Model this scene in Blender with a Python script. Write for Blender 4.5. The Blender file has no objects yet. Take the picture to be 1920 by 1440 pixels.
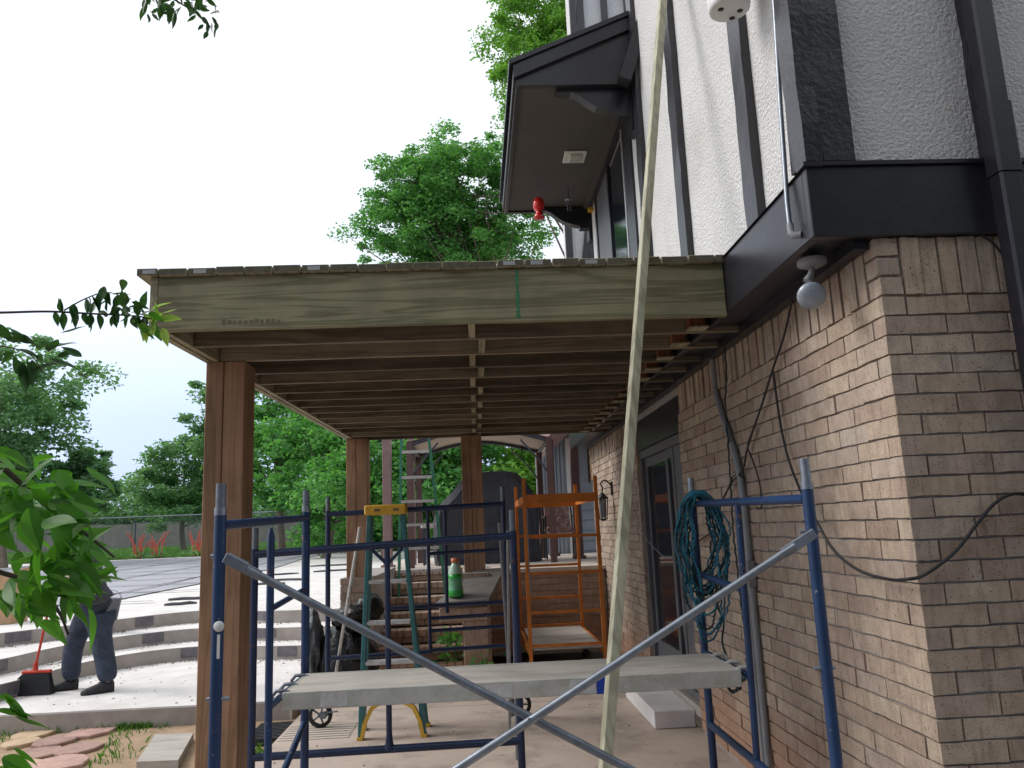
import bpy, bmesh, math, random
import numpy as np
from mathutils import Vector, Matrix, Euler
random.seed(7); NR = np.random.default_rng(11)
R = math.radians
scene = bpy.context.scene
COL = scene.collection
# ------------------------------------------------------------------ camera
FPX, PITCH, ROLL, YAW = 1480.0, R(10.4), R(2.36), R(2.97)
EYE = Vector((0, 0, 1.552))
_f = Vector((math.sin(YAW)*math.cos(PITCH), math.cos(YAW)*math.cos(PITCH), math.sin(PITCH)))
_r = Vector((math.cos(YAW), -math.sin(YAW), 0)); _u = _r.cross(_f)
_cx = math.cos(ROLL)*_r - math.sin(ROLL)*_u; _cy = math.sin(ROLL)*_r + math.cos(ROLL)*_u
cam = bpy.data.cameras.new('camera'); camo = bpy.data.objects.new('camera', cam); COL.objects.link(camo)
cam.sensor_width = 36; cam.lens = FPX/1920*36; cam.clip_start = 0.05; cam.clip_end = 2000
m3 = Matrix((_cx, _cy, -_f)).transposed()
camo.matrix_world = Matrix.Translation(EYE) @ m3.to_4x4()
scene.camera = camo
def at(x, y, ax, v):
    """survey point: sight line measured in the photograph cut with a known plane of the place"""
    d = _cx*((x-960)/FPX) + _cy*(-(y-720)/FPX) + _f
    i = 'XYZ'.index(ax)
    return EYE + d*((v-EYE[i])/d[i])
# ------------------------------------------------------------------ world, sun, exposure
w = bpy.data.worlds.new('World'); scene.world = w; w.use_nodes = True
nt = w.node_tree; nt.nodes.clear()
SUN_EL, SUN_AZ = 40, -78          # degrees; azimuth from +Y towards +X
sky = nt.nodes.new('ShaderNodeTexSky'); sky.sky_type = 'NISHITA'; sky.sun_disc = False
sky.sun_elevation = R(SUN_EL); sky.sun_rotation = R(SUN_AZ); sky.air_density = 1.0; sky.dust_density = 3.0
bgs = nt.nodes.new('ShaderNodeBackground'); bgs.inputs['Strength'].default_value = 0.05
nt.links.new(sky.outputs[0], bgs.inputs['Color'])
# overcast cloud layer: even all round, slightly bluer and dimmer towards the horizon
tc = nt.nodes.new('ShaderNodeTexCoord'); sep = nt.nodes.new('ShaderNodeSeparateXYZ')
nt.links.new(tc.outputs['Generated'], sep.inputs[0])
rmp = nt.nodes.new('ShaderNodeValToRGB'); e = rmp.color_ramp.elements
e[0].position = 0.0; e[0].color = (0.37, 0.49, 0.78, 1)
e[1].position = 0.55; e[1].color = (0.97, 0.99, 1.0, 1)
k = e.new(0.14); k.color = (0.50, 0.61, 0.93, 1)
k = e.new(0.29); k.color = (0.86, 0.915, 1.0, 1)
nt.links.new(sep.outputs['Z'], rmp.inputs[0])
bgc = nt.nodes.new('ShaderNodeBackground'); bgc.inputs['Strength'].default_value = 0.82
nt.links.new(rmp.outputs[0], bgc.inputs['Color'])
add = nt.nodes.new('ShaderNodeAddShader'); out = nt.nodes.new('ShaderNodeOutputWorld')
nt.links.new(bgs.outputs[0], add.inputs[0]); nt.links.new(bgc.outputs[0], add.inputs[1]); nt.links.new(add.outputs[0], out.inputs[0])
sl = bpy.data.lights.new('sun', 'SUN'); sl.energy = 1.5; sl.angle = R(25); sl.color = (1, .975, .95)
so = bpy.data.objects.new('sun', sl); COL.objects.link(so)
sd = Vector((math.sin(R(SUN_AZ))*math.cos(R(SUN_EL)), math.cos(R(SUN_AZ))*math.cos(R(SUN_EL)), math.sin(R(SUN_EL))))
so.rotation_euler = sd.to_track_quat('Z', 'Y').to_euler(); so.location = (-20, 20, 40)
vs = scene.view_settings; vs.view_transform = 'Standard'; vs.look = 'None'; vs.exposure = 0.32; vs.gamma = 1; vs.use_curve_mapping = False
scene.render.engine = 'CYCLES'
scene.cycles.max_bounces = 6; scene.cycles.diffuse_bounces = 4; scene.cycles.transparent_max_bounces = 8

# ------------------------------------------------------------------ materials
def nodes(name):
    m = bpy.data.materials.new(name); m.use_nodes = True
    t = m.node_tree; b = t.nodes['Principled BSDF']; return m, t, b
def N(t, kind, **kw):
    n = t.nodes.new(kind)
    for k_, v in kw.items(): setattr(n, k_, v)
    return n
def mapping(t, coord='Object', scale=(1, 1, 1)):
    mp = N(t, 'ShaderNodeMapping'); mp.inputs['Scale'].default_value = scale
    if coord == 'World':
        g = N(t, 'ShaderNodeNewGeometry'); t.links.new(g.outputs['Position'], mp.inputs['Vector'])
    else:
        c = N(t, 'ShaderNodeTexCoord'); t.links.new(c.outputs[coord], mp.inputs['Vector'])
    return mp
def rnd_value(t):
    oi = N(t, 'ShaderNodeObjectInfo'); g = N(t, 'ShaderNodeNewGeometry')
    a = N(t, 'ShaderNodeMath', operation='ADD'); t.links.new(oi.outputs['Random'], a.inputs[0]); t.links.new(g.outputs['Random Per Island'], a.inputs[1])
    f = N(t, 'ShaderNodeMath', operation='FRACT'); t.links.new(a.outputs[0], f.inputs[0]); return f.outputs[0]
def ramp(t, src, stops):
    r_ = N(t, 'ShaderNodeValToRGB'); el = r_.color_ramp.elements
    el[0].position, el[0].color = stops[0][0], (*stops[0][1], 1)
    el[1].position, el[1].color = stops[-1][0], (*stops[-1][1], 1)
    for p, c in stops[1:-1]:
        k_ = el.new(p); k_.color = (*c, 1)
    t.links.new(src, r_.inputs[0]); return r_.outputs[0]
def mix(t, a, b, fac, mode='MIX'):
    mx = N(t, 'ShaderNodeMix', data_type='RGBA', blend_type=mode)
    for i, v in ((6, a), (7, b)):
        if isinstance(v, tuple): mx.inputs[i].default_value = (*v, 1)
        else: t.links.new(v, mx.inputs[i])
    if isinstance(fac, (int, float)): mx.inputs[0].default_value = fac
    else: t.links.new(fac, mx.inputs[0])
    return mx.outputs[2]
def noise(t, vec, scale, detail=4, rough=.6, dist=0):
    n = N(t, 'ShaderNodeTexNoise'); n.inputs['Scale'].default_value = scale; n.inputs['Detail'].default_value = detail
    n.inputs['Roughness'].default_value = rough; n.inputs['Distortion'].default_value = dist
    t.links.new(vec, n.inputs['Vector']); return n.outputs['Fac']
def bump(t, b, h, strength=.4, dist=.01):
    bp = N(t, 'ShaderNodeBump'); bp.inputs['Strength'].default_value = strength; bp.inputs['Distance'].default_value = dist
    t.links.new(h, bp.inputs['Height']); t.links.new(bp.outputs[0], b.inputs['Normal'])
def mat(name, col, rough=.6, metal=0., var=.18, vs_=6., bs=None, bstr=.3, bdist=.004, spec=.4, coord='World', stretch=(1, 1, 1), rnd=0., dirt=None):
    """plain painted / plastic / concrete-like surface with mottling and fine relief"""
    m, t, b = nodes(name); mp = mapping(t, coord, stretch)
    f = noise(t, mp.outputs[0], vs_, 6, .65)
    lo = tuple(c*(1-var) for c in col); hi = tuple(min(1, c*(1+var)) for c in col)
    c = ramp(t, f, [(.3, lo), (.7, hi)])
    if rnd:
        rv = rnd_value(t); c = mix(t, c, ramp(t, rv, [(0, (1-rnd,)*3), (1, (1+rnd,)*3)]), 1., 'MULTIPLY')
    if dirt:
        f2 = noise(t, mp.outputs[0], dirt[0], 5, .7); c = mix(t, c, dirt[1], ramp(t, f2, [(dirt[2], (0,)*3), (dirt[2]+.12, (dirt[3],)*3)]))
    t.links.new(c, b.inputs['Base Color']); b.inputs['Roughness'].default_value = rough; b.inputs['Metallic'].default_value = metal
    b.inputs['Specular IOR Level'].default_value = spec
    if bs:
        bump(t, b, noise(t, mp.outputs[0], bs, 4, .6), bstr, bdist)
    return m
def wood(name, c1, c2, c3, axis=0, coord='World', rough=.7, sc=1., knots=True, rnd=.12):
    m, t, b = nodes(name)
    s = [9*sc, 9*sc, 9*sc]; s[axis] = .55*sc
    mp = mapping(t, coord, tuple(s))
    n1 = noise(t, mp.outputs[0], 1.0, 3, .5, 1.2)
    wv = N(t, 'ShaderNodeMath', operation='MULTIPLY'); wv.inputs[1].default_value = 26; t.links.new(n1, wv.inputs[0])
    sn = N(t, 'ShaderNodeMath', operation='SINE'); t.links.new(wv.outputs[0], sn.inputs[0])
    ab = N(t, 'ShaderNodeMath', operation='MULTIPLY_ADD'); ab.inputs[1].default_value = .5; ab.inputs[2].default_value = .5; t.links.new(sn.outputs[0], ab.inputs[0])
    c = ramp(t, ab.outputs[0], [(0, c1), (.55, c2), (1, c2)])
    s2 = [60*sc, 60*sc, 60*sc]; s2[axis] = 1.5*sc
    mp2 = mapping(t, coord, tuple(s2)); n2 = noise(t, mp2.outputs[0], 1., 4, .6)
    c = mix(t, c, c3, ramp(t, n2, [(.45, (0,)*3), (.75, (.55,)*3)]))
    mp3 = mapping(t, coord, (1, 1, 1)); n3 = noise(t, mp3.outputs[0], 3.5, 3, .6)
    c = mix(t, c, ramp(t, n3, [(.3, (.78,)*3), (.7, (1.15,)*3)]), 1., 'MULTIPLY')
    rv = rnd_value(t); c = mix(t, c, ramp(t, rv, [(0, (1-rnd,)*3), (1, (1+rnd,)*3)]), 1., 'MULTIPLY')
    t.links.new(c, b.inputs['Base Color']); b.inputs['Roughness'].default_value = rough; b.inputs['Specular IOR Level'].default_value = .25
    bump(t, b, n2, .35, .002); return m
def brick_mat(name, cols, dark=(.05, .045, .04)):
    m, t, b = nodes(name); rv = rnd_value(t)
    c = ramp(t, rv, [(i/(len(cols)-1), col) for i, col in enumerate(cols)])
    mp = mapping(t, 'World', (45, 45, 5)); st = noise(t, mp.outputs[0], 1., 4, .65)
    c = mix(t, c, ramp(t, st, [(.26, (.66, .62, .58)), (.46, (1, 1, 1)), (.8, (1.10, 1.09, 1.07))]), 1., 'MULTIPLY')
    mp2 = mapping(t, 'World', (1, 1, 1)); sp = noise(t, mp2.outputs[0], 150, 2, .5)
    c = mix(t, c, dark, ramp(t, sp, [(.63, (0,)*3), (.69, (.9,)*3)]))
    bl = noise(t, mp2.outputs[0], 14, 4, .6)
    c = mix(t, c, ramp(t, bl, [(.3, (.82, .8, .78)), (.7, (1.12, 1.1, 1.08))]), 1., 'MULTIPLY')
    big = noise(t, mp2.outputs[0], 1.3, 4, .6)
    c = mix(t, c, ramp(t, big, [(.35, (.88,)*3), (.65, (1.08,)*3)]), 1., 'MULTIPLY')
    # red clay splashed on the lowest courses
    g = N(t, 'ShaderNodeNewGeometry'); sx = N(t, 'ShaderNodeSeparateXYZ'); t.links.new(g.outputs['Position'], sx.inputs[0])
    ad = N(t, 'ShaderNodeMath', operation='MULTIPLY_ADD'); ad.inputs[1].default_value = .5; t.links.new(big, ad.inputs[0]); t.links.new(sx.outputs['Z'], ad.inputs[2])
    c = mix(t, c, (.36, .17, .09), ramp(t, ad.outputs[0], [(.42, (.55,)*3), (.85, (0,)*3)]))
    t.links.new(c, b.inputs['Base Color']); b.inputs['Roughness'].default_value = .88; b.inputs['Specular IOR Level'].default_value = .2
    a = N(t, 'ShaderNodeMath', operation='ADD'); t.links.new(st, a.inputs[0]); t.links.new(noise(t, mp2.outputs[0], 90, 3, .6), a.inputs[1])
    bump(t, b, a.outputs[0], .5, .004); return m
def leaf_mat(name, cols, trans=.45, rough=.5):
    m, t, b = nodes(name); rv = rnd_value(t)
    c = ramp(t, rv, [(i/(len(cols)-1), col) for i, col in enumerate(cols)])
    b.inputs['Roughness'].default_value = rough; b.inputs['Specular IOR Level'].default_value = .35
    t.links.new(c, b.inputs['Base Color'])
    tr = N(t, 'ShaderNodeBsdfTranslucent'); c2 = mix(t, c, (1.25, 1.35, .6), 1., 'MULTIPLY'); t.links.new(c2, tr.inputs['Color'])
    ms = N(t, 'ShaderNodeMixShader'); ms.inputs[0].default_value = trans
    t.links.new(b.outputs[0], ms.inputs[1]); t.links.new(tr.outputs[0], ms.inputs[2])
    t.links.new(ms.outputs[0], t.nodes['Material Output'].inputs['Surface']); return m
def paint_chipped(name, col, chip=(.30, .30, .29), rust=(.22, .10, .05), rough=.38, amount=.64):
    m, t, b = nodes(name); mp = mapping(t, 'World')
    f = noise(t, mp.outputs[0], 5, 4, .6); c = ramp(t, f, [(.3, tuple(x*.75 for x in col)), (.7, tuple(x*1.2 for x in col))])
    n2 = noise(t, mp.outputs[0], 38, 5, .7); c = mix(t, c, chip, ramp(t, n2, [(amount, (0,)*3), (amount+.05, (.8,)*3)]))
    n3 = noise(t, mp.outputs[0], 11, 5, .75); c = mix(t, c, rust, ramp(t, n3, [(.62, (0,)*3), (.7, (.7,)*3)]))
    t.links.new(c, b.inputs['Base Color']); b.inputs['Roughness'].default_value = rough; b.inputs['Specular IOR Level'].default_value = .45
    bump(t, b, n2, .12, .002); return m
def glass_dark(name, col=(.012, .016, .024), rough=.06):
    m, t, b = nodes(name); b.inputs['Base Color'].default_value = (*col, 1); b.inputs['Roughness'].default_value = rough
    b.inputs['Specular IOR Level'].default_value = .6; return m

M = {}
M['brick'] = brick_mat('brick', [(.39, .308, .243), (.425, .348, .278), (.325, .252, .202), (.455, .385, .303), (.405, .335, .28), (.35, .272, .222), (.41, .355, .305)])
M['brick2'] = brick_mat('brick_far', [(.45, .33, .255), (.38, .28, .215), (.49, .37, .30), (.41, .31, .245)])
M['mortar'] = mat('mortar', (.32, .303, .285), .95, var=.2, vs_=20, bs=120, bstr=.6)
M['stucco'] = mat('stucco', (.74, .742, .735), .95, var=.06, vs_=2.2, bs=58, bstr=.75, bdist=.05, spec=.1, dirt=(1.2, (.5, .46, .42), .54, .3))
M['dark_paint'] = mat('dark_paint', (.017, .017, .023), .33, var=.25, vs_=7, bs=45, bstr=.3, bdist=.002, spec=.5, dirt=(9, (.03, .029, .036), .6, .6))
M['dark_rough'] = mat('dark_rough_timber', (.017, .017, .022), .34, var=.3, vs_=5, bs=34, bstr=.6, bdist=.006, spec=.6, dirt=(7, (.036, .035, .042), .55, .7))
M['soffit'] = mat('soffit', (.085, .074, .075), .75, var=.12, vs_=2, bs=60, bstr=.1)
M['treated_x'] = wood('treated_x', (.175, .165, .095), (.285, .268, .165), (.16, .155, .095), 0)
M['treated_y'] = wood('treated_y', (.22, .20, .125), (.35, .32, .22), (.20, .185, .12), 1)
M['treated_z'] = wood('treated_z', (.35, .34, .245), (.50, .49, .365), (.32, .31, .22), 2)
M['redwood'] = wood('redwood_block', (.27, .10, .055), (.36, .15, .08), (.22, .09, .05), 2)
M['endgrain'] = mat('board_end', (.105, .098, .068), .9, var=.3, vs_=30)
M['stamp'] = mat('ink_stamp', (.155, .14, .09), .9, var=.2, vs_=60)
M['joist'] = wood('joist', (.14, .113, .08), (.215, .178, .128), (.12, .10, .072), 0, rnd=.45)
M['cedar'] = wood('cedar', (.255, .152, .09), (.345, .208, .125), (.165, .098, .056), 2)
M['blue'] = paint_chipped('blue_scaffold_paint', (.010, .036, .105))
M['navy'] = paint_chipped('navy_scaffold_paint', (.013, .027, .075), amount=.66)
M['galv'] = mat('galvanised', (.24, .265, .30), .36, .7, var=.2, vs_=25, bs=60, bstr=.12)
M['galvd'] = mat('galvanised_dull', (.165, .185, .215), .45, .5, var=.25, vs_=25, bs=60, bstr=.12)
M['alu'] = mat('aluminium', (.60, .605, .60), .42, .6, var=.15, vs_=20, dirt=(14, (.3, .29, .27), .55, .6))
M['plank'] = mat('plank_plywood', (.44, .41, .365), .8, var=.2, vs_=9, bs=70, bstr=.3, stretch=(.25, 1, 1), dirt=(6, (.28, .255, .225), .5, .6))
M['plank_rail'] = mat('plank_rail', (.45, .455, .42), .6, .2, var=.15, vs_=8, dirt=(9, (.33, .33, .28), .5, .6))
M['teal'] = mat('teal_fibreglass', (.04, .155, .165), .5, var=.2, vs_=12, dirt=(18, (.3, .34, .33), .62, .5))
M['green'] = mat('green_fibreglass', (.05, .22, .14), .5, var=.2, vs_=12)
M['yellow'] = mat('yellow_plastic', (.66, .40, .045), .5, var=.15, vs_=14, dirt=(22, (.25, .16, .05), .6, .6))
M['orange'] = paint_chipped('orange_scaffold_paint', (.62, .19, .025), chip=(.5, .3, .2), amount=.72)
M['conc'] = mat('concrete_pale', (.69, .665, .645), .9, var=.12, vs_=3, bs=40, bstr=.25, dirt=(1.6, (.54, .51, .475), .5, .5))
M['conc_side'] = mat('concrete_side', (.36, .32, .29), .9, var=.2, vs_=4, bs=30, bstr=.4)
M['tile_dark'] = mat('dark_tile', (.14, .13, .145), .4, var=.3, vs_=12)
M['patio'] = mat('patio', (.49, .405, .345), .88, var=.12, vs_=1.7, bs=60, bstr=.2, dirt=(2.4, (.27, .225, .19), .5, .6))
M['patio2'] = mat('patio_upper', (.52, .46, .40), .9, var=.12, vs_=2, bs=60, bstr=.2)
M['dirt'] = mat('dirt', (.36, .255, .165), .95, var=.25, vs_=4, bs=45, bstr=.7, bdist=.012, dirt=(2.6, (.13, .16, .05), .64, .5))
M['grass'] = mat('grass_ground', (.07, .17, .035), .95, var=.35, vs_=3, bs=25, bstr=.8, bdist=.05)
M['gravel'] = mat('gravel', (.16, .145, .14), .95, var=.35, vs_=30, bs=60, bstr=.8, bdist=.02)  # dark, low-bounce colour for the added sheet behind the camera
M['blade'] = leaf_mat('grass_blade', [(.07, .19, .03), (.11, .27, .05), (.15, .28, .07)], .3)
M['flag'] = mat('flagstone', (.42, .27, .225), .85, var=.22, vs_=7, bs=35, bstr=.4, rnd=.22)
M['flag2'] = mat('flagstone_tan', (.50, .37, .24), .85, var=.2, vs_=7, bs=35, bstr=.4)
M['cover'] = mat('pool_cover', (.36, .365, .40), .75, var=.14, vs_=.8, dirt=(2.5, (.30, .30, .32), .55, .6))
M['strap'] = mat('cover_strap', (.085, .085, .10), .8)
M['bark'] = mat('bark', (.17, .135, .105), .95, var=.35, vs_=9, bs=20, bstr=1., bdist=.03, stretch=(1, 1, .25))
M['twig'] = mat('twig', (.10, .075, .06), .9, var=.3, vs_=20)
M['leaf_mid'] = leaf_mat('leaf_mid', [(.045, .15, .045), (.10, .30, .08), (.13, .36, .095), (.18, .42, .12), (.09, .27, .09)])
M['leaf_bright'] = leaf_mat('leaf_bright', [(.12, .29, .04), (.16, .36, .06), (.20, .42, .075), (.11, .28, .045)])
M['leaf_dull'] = leaf_mat('leaf_dull', [(.11, .235, .12), (.14, .285, .145), (.18, .34, .18), (.12, .255, .12)], .5)
M['leaf_near'] = leaf_mat('leaf_near', [(.06, .20, .025), (.09, .27, .035), (.05, .16, .025), (.12, .32, .045)], .45)
M['leaf_sil'] = leaf_mat('leaf_bough', [(.03, .09, .025), (.045, .12, .03), (.035, .10, .035)], .22)  # darkened leaf copy: backlit silhouette put into the colour, also bounces less
M['leaf_pale'] = leaf_mat('leaf_pale', [(.26, .44, .08), (.38, .52, .14), (.17, .38, .06)], .5)
M['litter'] = mat('dry_leaf', (.19, .14, .085), .9, var=.4, vs_=30)
M['black'] = mat('black_plastic', (.012, .012, .013), .45, var=.2, vs_=20)
M['bag'] = mat('black_bag', (.006, .006, .007), .3, var=.2, vs_=8, bs=9, bstr=.8, bdist=.05, spec=.4)
M['film'] = mat('clear_film', (.10, .11, .12), .25, var=.6, vs_=12, bs=18, bstr=.9, bdist=.03)
M['red'] = mat('red_plastic', (.62, .02, .015), .2, var=.15, vs_=15, spec=.6)
M['redmatt'] = mat('red_handle', (.52, .045, .02), .5, var=.15, vs_=15)
M['denim'] = mat('denim', (.040, .054, .082), .9, var=.4, vs_=7, bs=14, bstr=.9, bdist=.04, coord='Object')
M['shirt'] = mat('shirt', (.06, .066, .08), .9, var=.2, vs_=9, bs=20, bstr=.4, bdist=.02, coord='Object')
M['shoe'] = mat('shoe', (.03, .03, .034), .7, var=.3, vs_=20)
M['skin'] = mat('skin', (.46, .27, .19), .55, var=.1, vs_=20)
M['hair'] = mat('hair', (.03, .022, .017), .7)
M['card'] = mat('cardboard', (.42, .27, .15), .85, var=.12, vs_=5)
M['fabric'] = mat('grill_cover', (.036, .039, .048), .8, var=.25, vs_=3, bs=7, bstr=.7, bdist=.05)
M['maroon'] = mat('maroon_post', (.105, .058, .055), .6, var=.2, vs_=8)
M['mauve'] = mat('mauve_post', (.24, .155, .155), .6, var=.15, vs_=8)
M['canopy'] = mat('canopy', (.50, .41, .34), .85, var=.1, vs_=3)
M['slate'] = mat('slate_tube', (.055, .065, .085), .5, var=.2, vs_=10)
M['white'] = mat('white_paint', (.74, .74, .72), .5, var=.06, vs_=5)
M['lampwhite'] = mat('white_lamp', (.66, .665, .66), .4, var=.1, vs_=8, dirt=(16, (.45, .45, .44), .6, .5))
M['siding'] = mat('blue_grey_siding', (.30, .345, .40), .6, var=.1, vs_=5)
M['bulb'] = mat('bulb_glass', (.25, .29, .345), .15, var=.15, vs_=6, spec=.8)
M['grey'] = mat('grey_frame', (.115, .12, .13), .5, var=.15, vs_=8)
M['conduit'] = mat('grey_conduit', (.235, .245, .262), .5, var=.15, vs_=10)
M['glass'] = glass_dark('dark_glass')
M['interior'] = mat('interior', (.02, .021, .025), .9)  # darkness of the unlit room put into the colour
M['rope'] = mat('teal_rope', (.012, .125, .19), .6, var=.35, vs_=30)
M['ropedk'] = mat('dark_rope', (.012, .035, .04), .6, var=.3, vs_=30)
M['cable'] = mat('black_cable', (.014, .014, .016), .5)
M['bottle'] = mat('green_drink', (.02, .34, .04), .12, var=.1, vs_=10, spec=.7)
M['bottle2'] = mat('bottle_clear', (.36, .52, .40), .12, var=.1, vs_=10, spec=.7)
M['label'] = mat('bottle_label', (.13, .36, .20), .3, var=.45, vs_=40)
M['cap'] = mat('orange_cap', (.55, .18, .07), .4)
M['tag'] = mat('paper_tag', (.34, .36, .37), .6, var=.15, vs_=60)
M['tape'] = mat('blue_tape', (.01, .045, .34), .5)
M['chalk'] = mat('green_stripe', (.03, .20, .10), .8, var=.3, vs_=40)
M['slab'] = mat('weathered_board', (.20, .185, .17), .85, var=.2, vs_=9, bs=40, bstr=.4)
M['fence'] = mat('wood_fence', (.23, .21, .195), .9, var=.2, vs_=2)
M['flower'] = mat('red_flower', (.55, .12, .08), .8, var=.2)
M['cushion'] = mat('cushion', (.34, .19, .17), .9, var=.3, vs_=14, dirt=(9, (.62, .56, .5), .5, .8))
M['grate'] = mat('grate', (.03, .03, .032), .6)
def curtain_mat():
    m, t, b = nodes('curtain'); mp = mapping(t, 'World', (26, 26, 16)); ck = N(t, 'ShaderNodeTexChecker'); ck.inputs['Scale'].default_value = 1
    ck.inputs['Color1'].default_value = (.33, .24, .15, 1); ck.inputs['Color2'].default_value = (.19, .125, .075, 1)
    t.links.new(mp.outputs[0], ck.inputs['Vector']); t.links.new(ck.outputs[0], b.inputs['Base Color']); b.inputs['Roughness'].default_value = .9; return m
M['curtain'] = curtain_mat()
def link_mat():
    m, t, b = nodes('chain_link'); b.inputs['Base Color'].default_value = (.10, .12, .12, 1); b.inputs['Roughness'].default_value = .6; b.inputs['Alpha'].default_value = .20; return m
M['link'] = link_mat()

# ------------------------------------------------------------------ mesh helpers
class MB:
    def __init__(s): s.v = []; s.f = []; s.sm = []
    def addm(s, vs, fs, smooth=False):
        o = len(s.v); s.v += [tuple(p) for p in vs]; s.f += [[i+o for i in q] for q in fs]; s.sm += [smooth]*len(fs); return s
    def box(s, x0, x1, y0, y1, z0, z1, bev=0., jit=0.):
        if bev > 0:
            bm = bmesh.new(); bmesh.ops.create_cube(bm, size=1)
            for v in bm.verts: v.co = Vector(((x0+x1)/2+v.co.x*(x1-x0), (y0+y1)/2+v.co.y*(y1-y0), (z0+z1)/2+v.co.z*(z1-z0)))
            bmesh.ops.bevel(bm, geom=bm.edges[:], offset=min(bev, .45*min(abs(x1-x0), abs(y1-y0), abs(z1-z0))), segments=1, affect='EDGES')
            bm.verts.index_update()
            s.addm([v.co[:] for v in bm.verts], [[v.index for v in f.verts] for f in bm.faces]); bm.free(); return s
        P = [(x, y, z) for z in (z0, z1) for x, y in ((x0, y0), (x1, y0), (x1, y1), (x0, y1))]
        if jit: P = [tuple(c+random.uniform(-jit, jit) for c in p) for p in P]
        return s.addm(P, [(3, 2, 1, 0), (4, 5, 6, 7), (0, 1, 5, 4), (1, 2, 6, 5), (2, 3, 7, 6), (3, 0, 4, 7)])
    def obox(s, a, b, w, h, up=(0, 0, 1), bev=0.):
        """bar of section w x h from a to b; h lies along up"""
        a, b = Vector(a), Vector(b); d = (b-a); L = d.length; d.normalize(); up = Vector(up)
        x = d.cross(up)
        if x.length < 1e-4: x = d.cross(Vector((0, 1, 0)))
        x.normalize(); y = x.cross(d)
        t = MB(); t.box(-w/2, w/2, 0, L, -h/2, h/2, bev)
        return s.addm([a + x*p[0] + d*p[1] + y*p[2] for p in t.v], t.f)
    def tube(s, pts, r, n=10, caps=True):
        pts = [Vector(p) for p in pts]; rs = r if isinstance(r, (list, tuple)) else [r]*len(pts)
        rings = []; prev = None
        for i, p in enumerate(pts):
            d = (pts[min(i+1, len(pts)-1)] - pts[max(i-1, 0)])
            d = d.normalized() if d.length > 1e-9 else Vector((0, 0, 1))
            if prev is None:
                x = d.cross(Vector((0, 0, 1)))
                if x.length < 1e-3: x = d.cross(Vector((1, 0, 0)))
            else: x = prev - d*prev.dot(d)
            x.normalize(); prev = x; y = d.cross(x)
            rings.append([p + (x*math.cos(2*math.pi*k/n) + y*math.sin(2*math.pi*k/n))*rs[i] for k in range(n)])
        vs = [q for g in rings for q in g]; fs = []
        for i in range(len(pts)-1):
            for k in range(n): fs.append((i*n+k, i*n+(k+1) % n, (i+1)*n+(k+1) % n, (i+1)*n+k))
        s.addm(vs, fs, True)
        if caps:
            s.addm(rings[0], [tuple(reversed(range(n)))]); s.addm(rings[-1], [tuple(range(n))])
        return s
    def lathe(s, c, prof, n=24, ax='Z'):
        vs = []; fs = []
        for r_, h in prof:
            for k in range(n):
                a = 2*math.pi*k/n; p = (r_*math.cos(a), r_*math.sin(a), h)
                if ax == 'Y': p = (p[0], p[2], p[1])
                if ax == 'X': p = (p[2], p[0], p[1])
                vs.append((c[0]+p[0], c[1]+p[1], c[2]+p[2]))
        for i in range(len(prof)-1):
            for k in range(n): fs.append((i*n+k, i*n+(k+1) % n, (i+1)*n+(k+1) % n, (i+1)*n+k))
        return s.addm(vs, fs, True)
    def prism(s, poly, d0, d1, ax='Y'):
        """polygon (2D) extruded along an axis: ax Y -> poly in XZ, ax Z -> poly in XY, ax X -> poly in YZ"""
        def P(p, d): return {'Y': (p[0], d, p[1]), 'Z': (p[0], p[1], d), 'X': (d, p[0], p[1])}[ax]
        n = len(poly); vs = [P(p, d0) for p in poly] + [P(p, d1) for p in poly]
        return s.addm(vs, [tuple(range(n)), tuple(reversed(range(n, 2*n)))] + [(i, i+n, (i+1) % n+n, (i+1) % n) for i in range(n)])
    def ribbon(s, lo, hi):
        n = len(lo); return s.addm(list(lo)+list(hi), [(i, i+1, n+i+1, n+i) for i in range(n-1)])
    def mesh(s, name):
        me = bpy.data.meshes.new(name); me.from_pydata(s.v, [], s.f)
        me.polygons.foreach_set('use_smooth', s.sm); me.update()
        bm = bmesh.new(); bm.from_mesh(me); bmesh.ops.recalc_face_normals(bm, faces=bm.faces[:]); bm.to_mesh(me); bm.free(); return me
    def build(s, name, m, parent=None):
        me = s.mesh(name); me.materials.append(M[m] if isinstance(m, str) else m)
        return link(name, me, parent)
def link(name, me, parent=None):
    o = bpy.data.objects.new(name, me); COL.objects.link(o)
    if parent: o.parent = parent; o.matrix_parent_inverse = parent.matrix_world.inverted() if False else Matrix.Identity(4)
    return o
def tag(o, label=None, cat=None, group=None, kind=None):
    if label: o['label'] = label
    if cat: o['category'] = cat
    if group: o['group'] = group
    if kind: o['kind'] = kind
    return o
def thing(name, label, cat, group=None):
    """Empty standing for the whole thing; its parts are modelled in place"""
    return tag(link(name, None), label, cat, group)
def structure(o): o['kind'] = 'structure'; return o
def grid_mesh(name, xs, ys, fn, m):
    vs = [(x, y, fn(x, y)) for y in ys for x in xs]; n = len(xs)
    fs = [(j*n+i, j*n+i+1, (j+1)*n+i+1, (j+1)*n+i) for j in range(len(ys)-1) for i in range(n-1)]
    b = MB().addm(vs, fs, True); return b.build(name, m)

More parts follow.
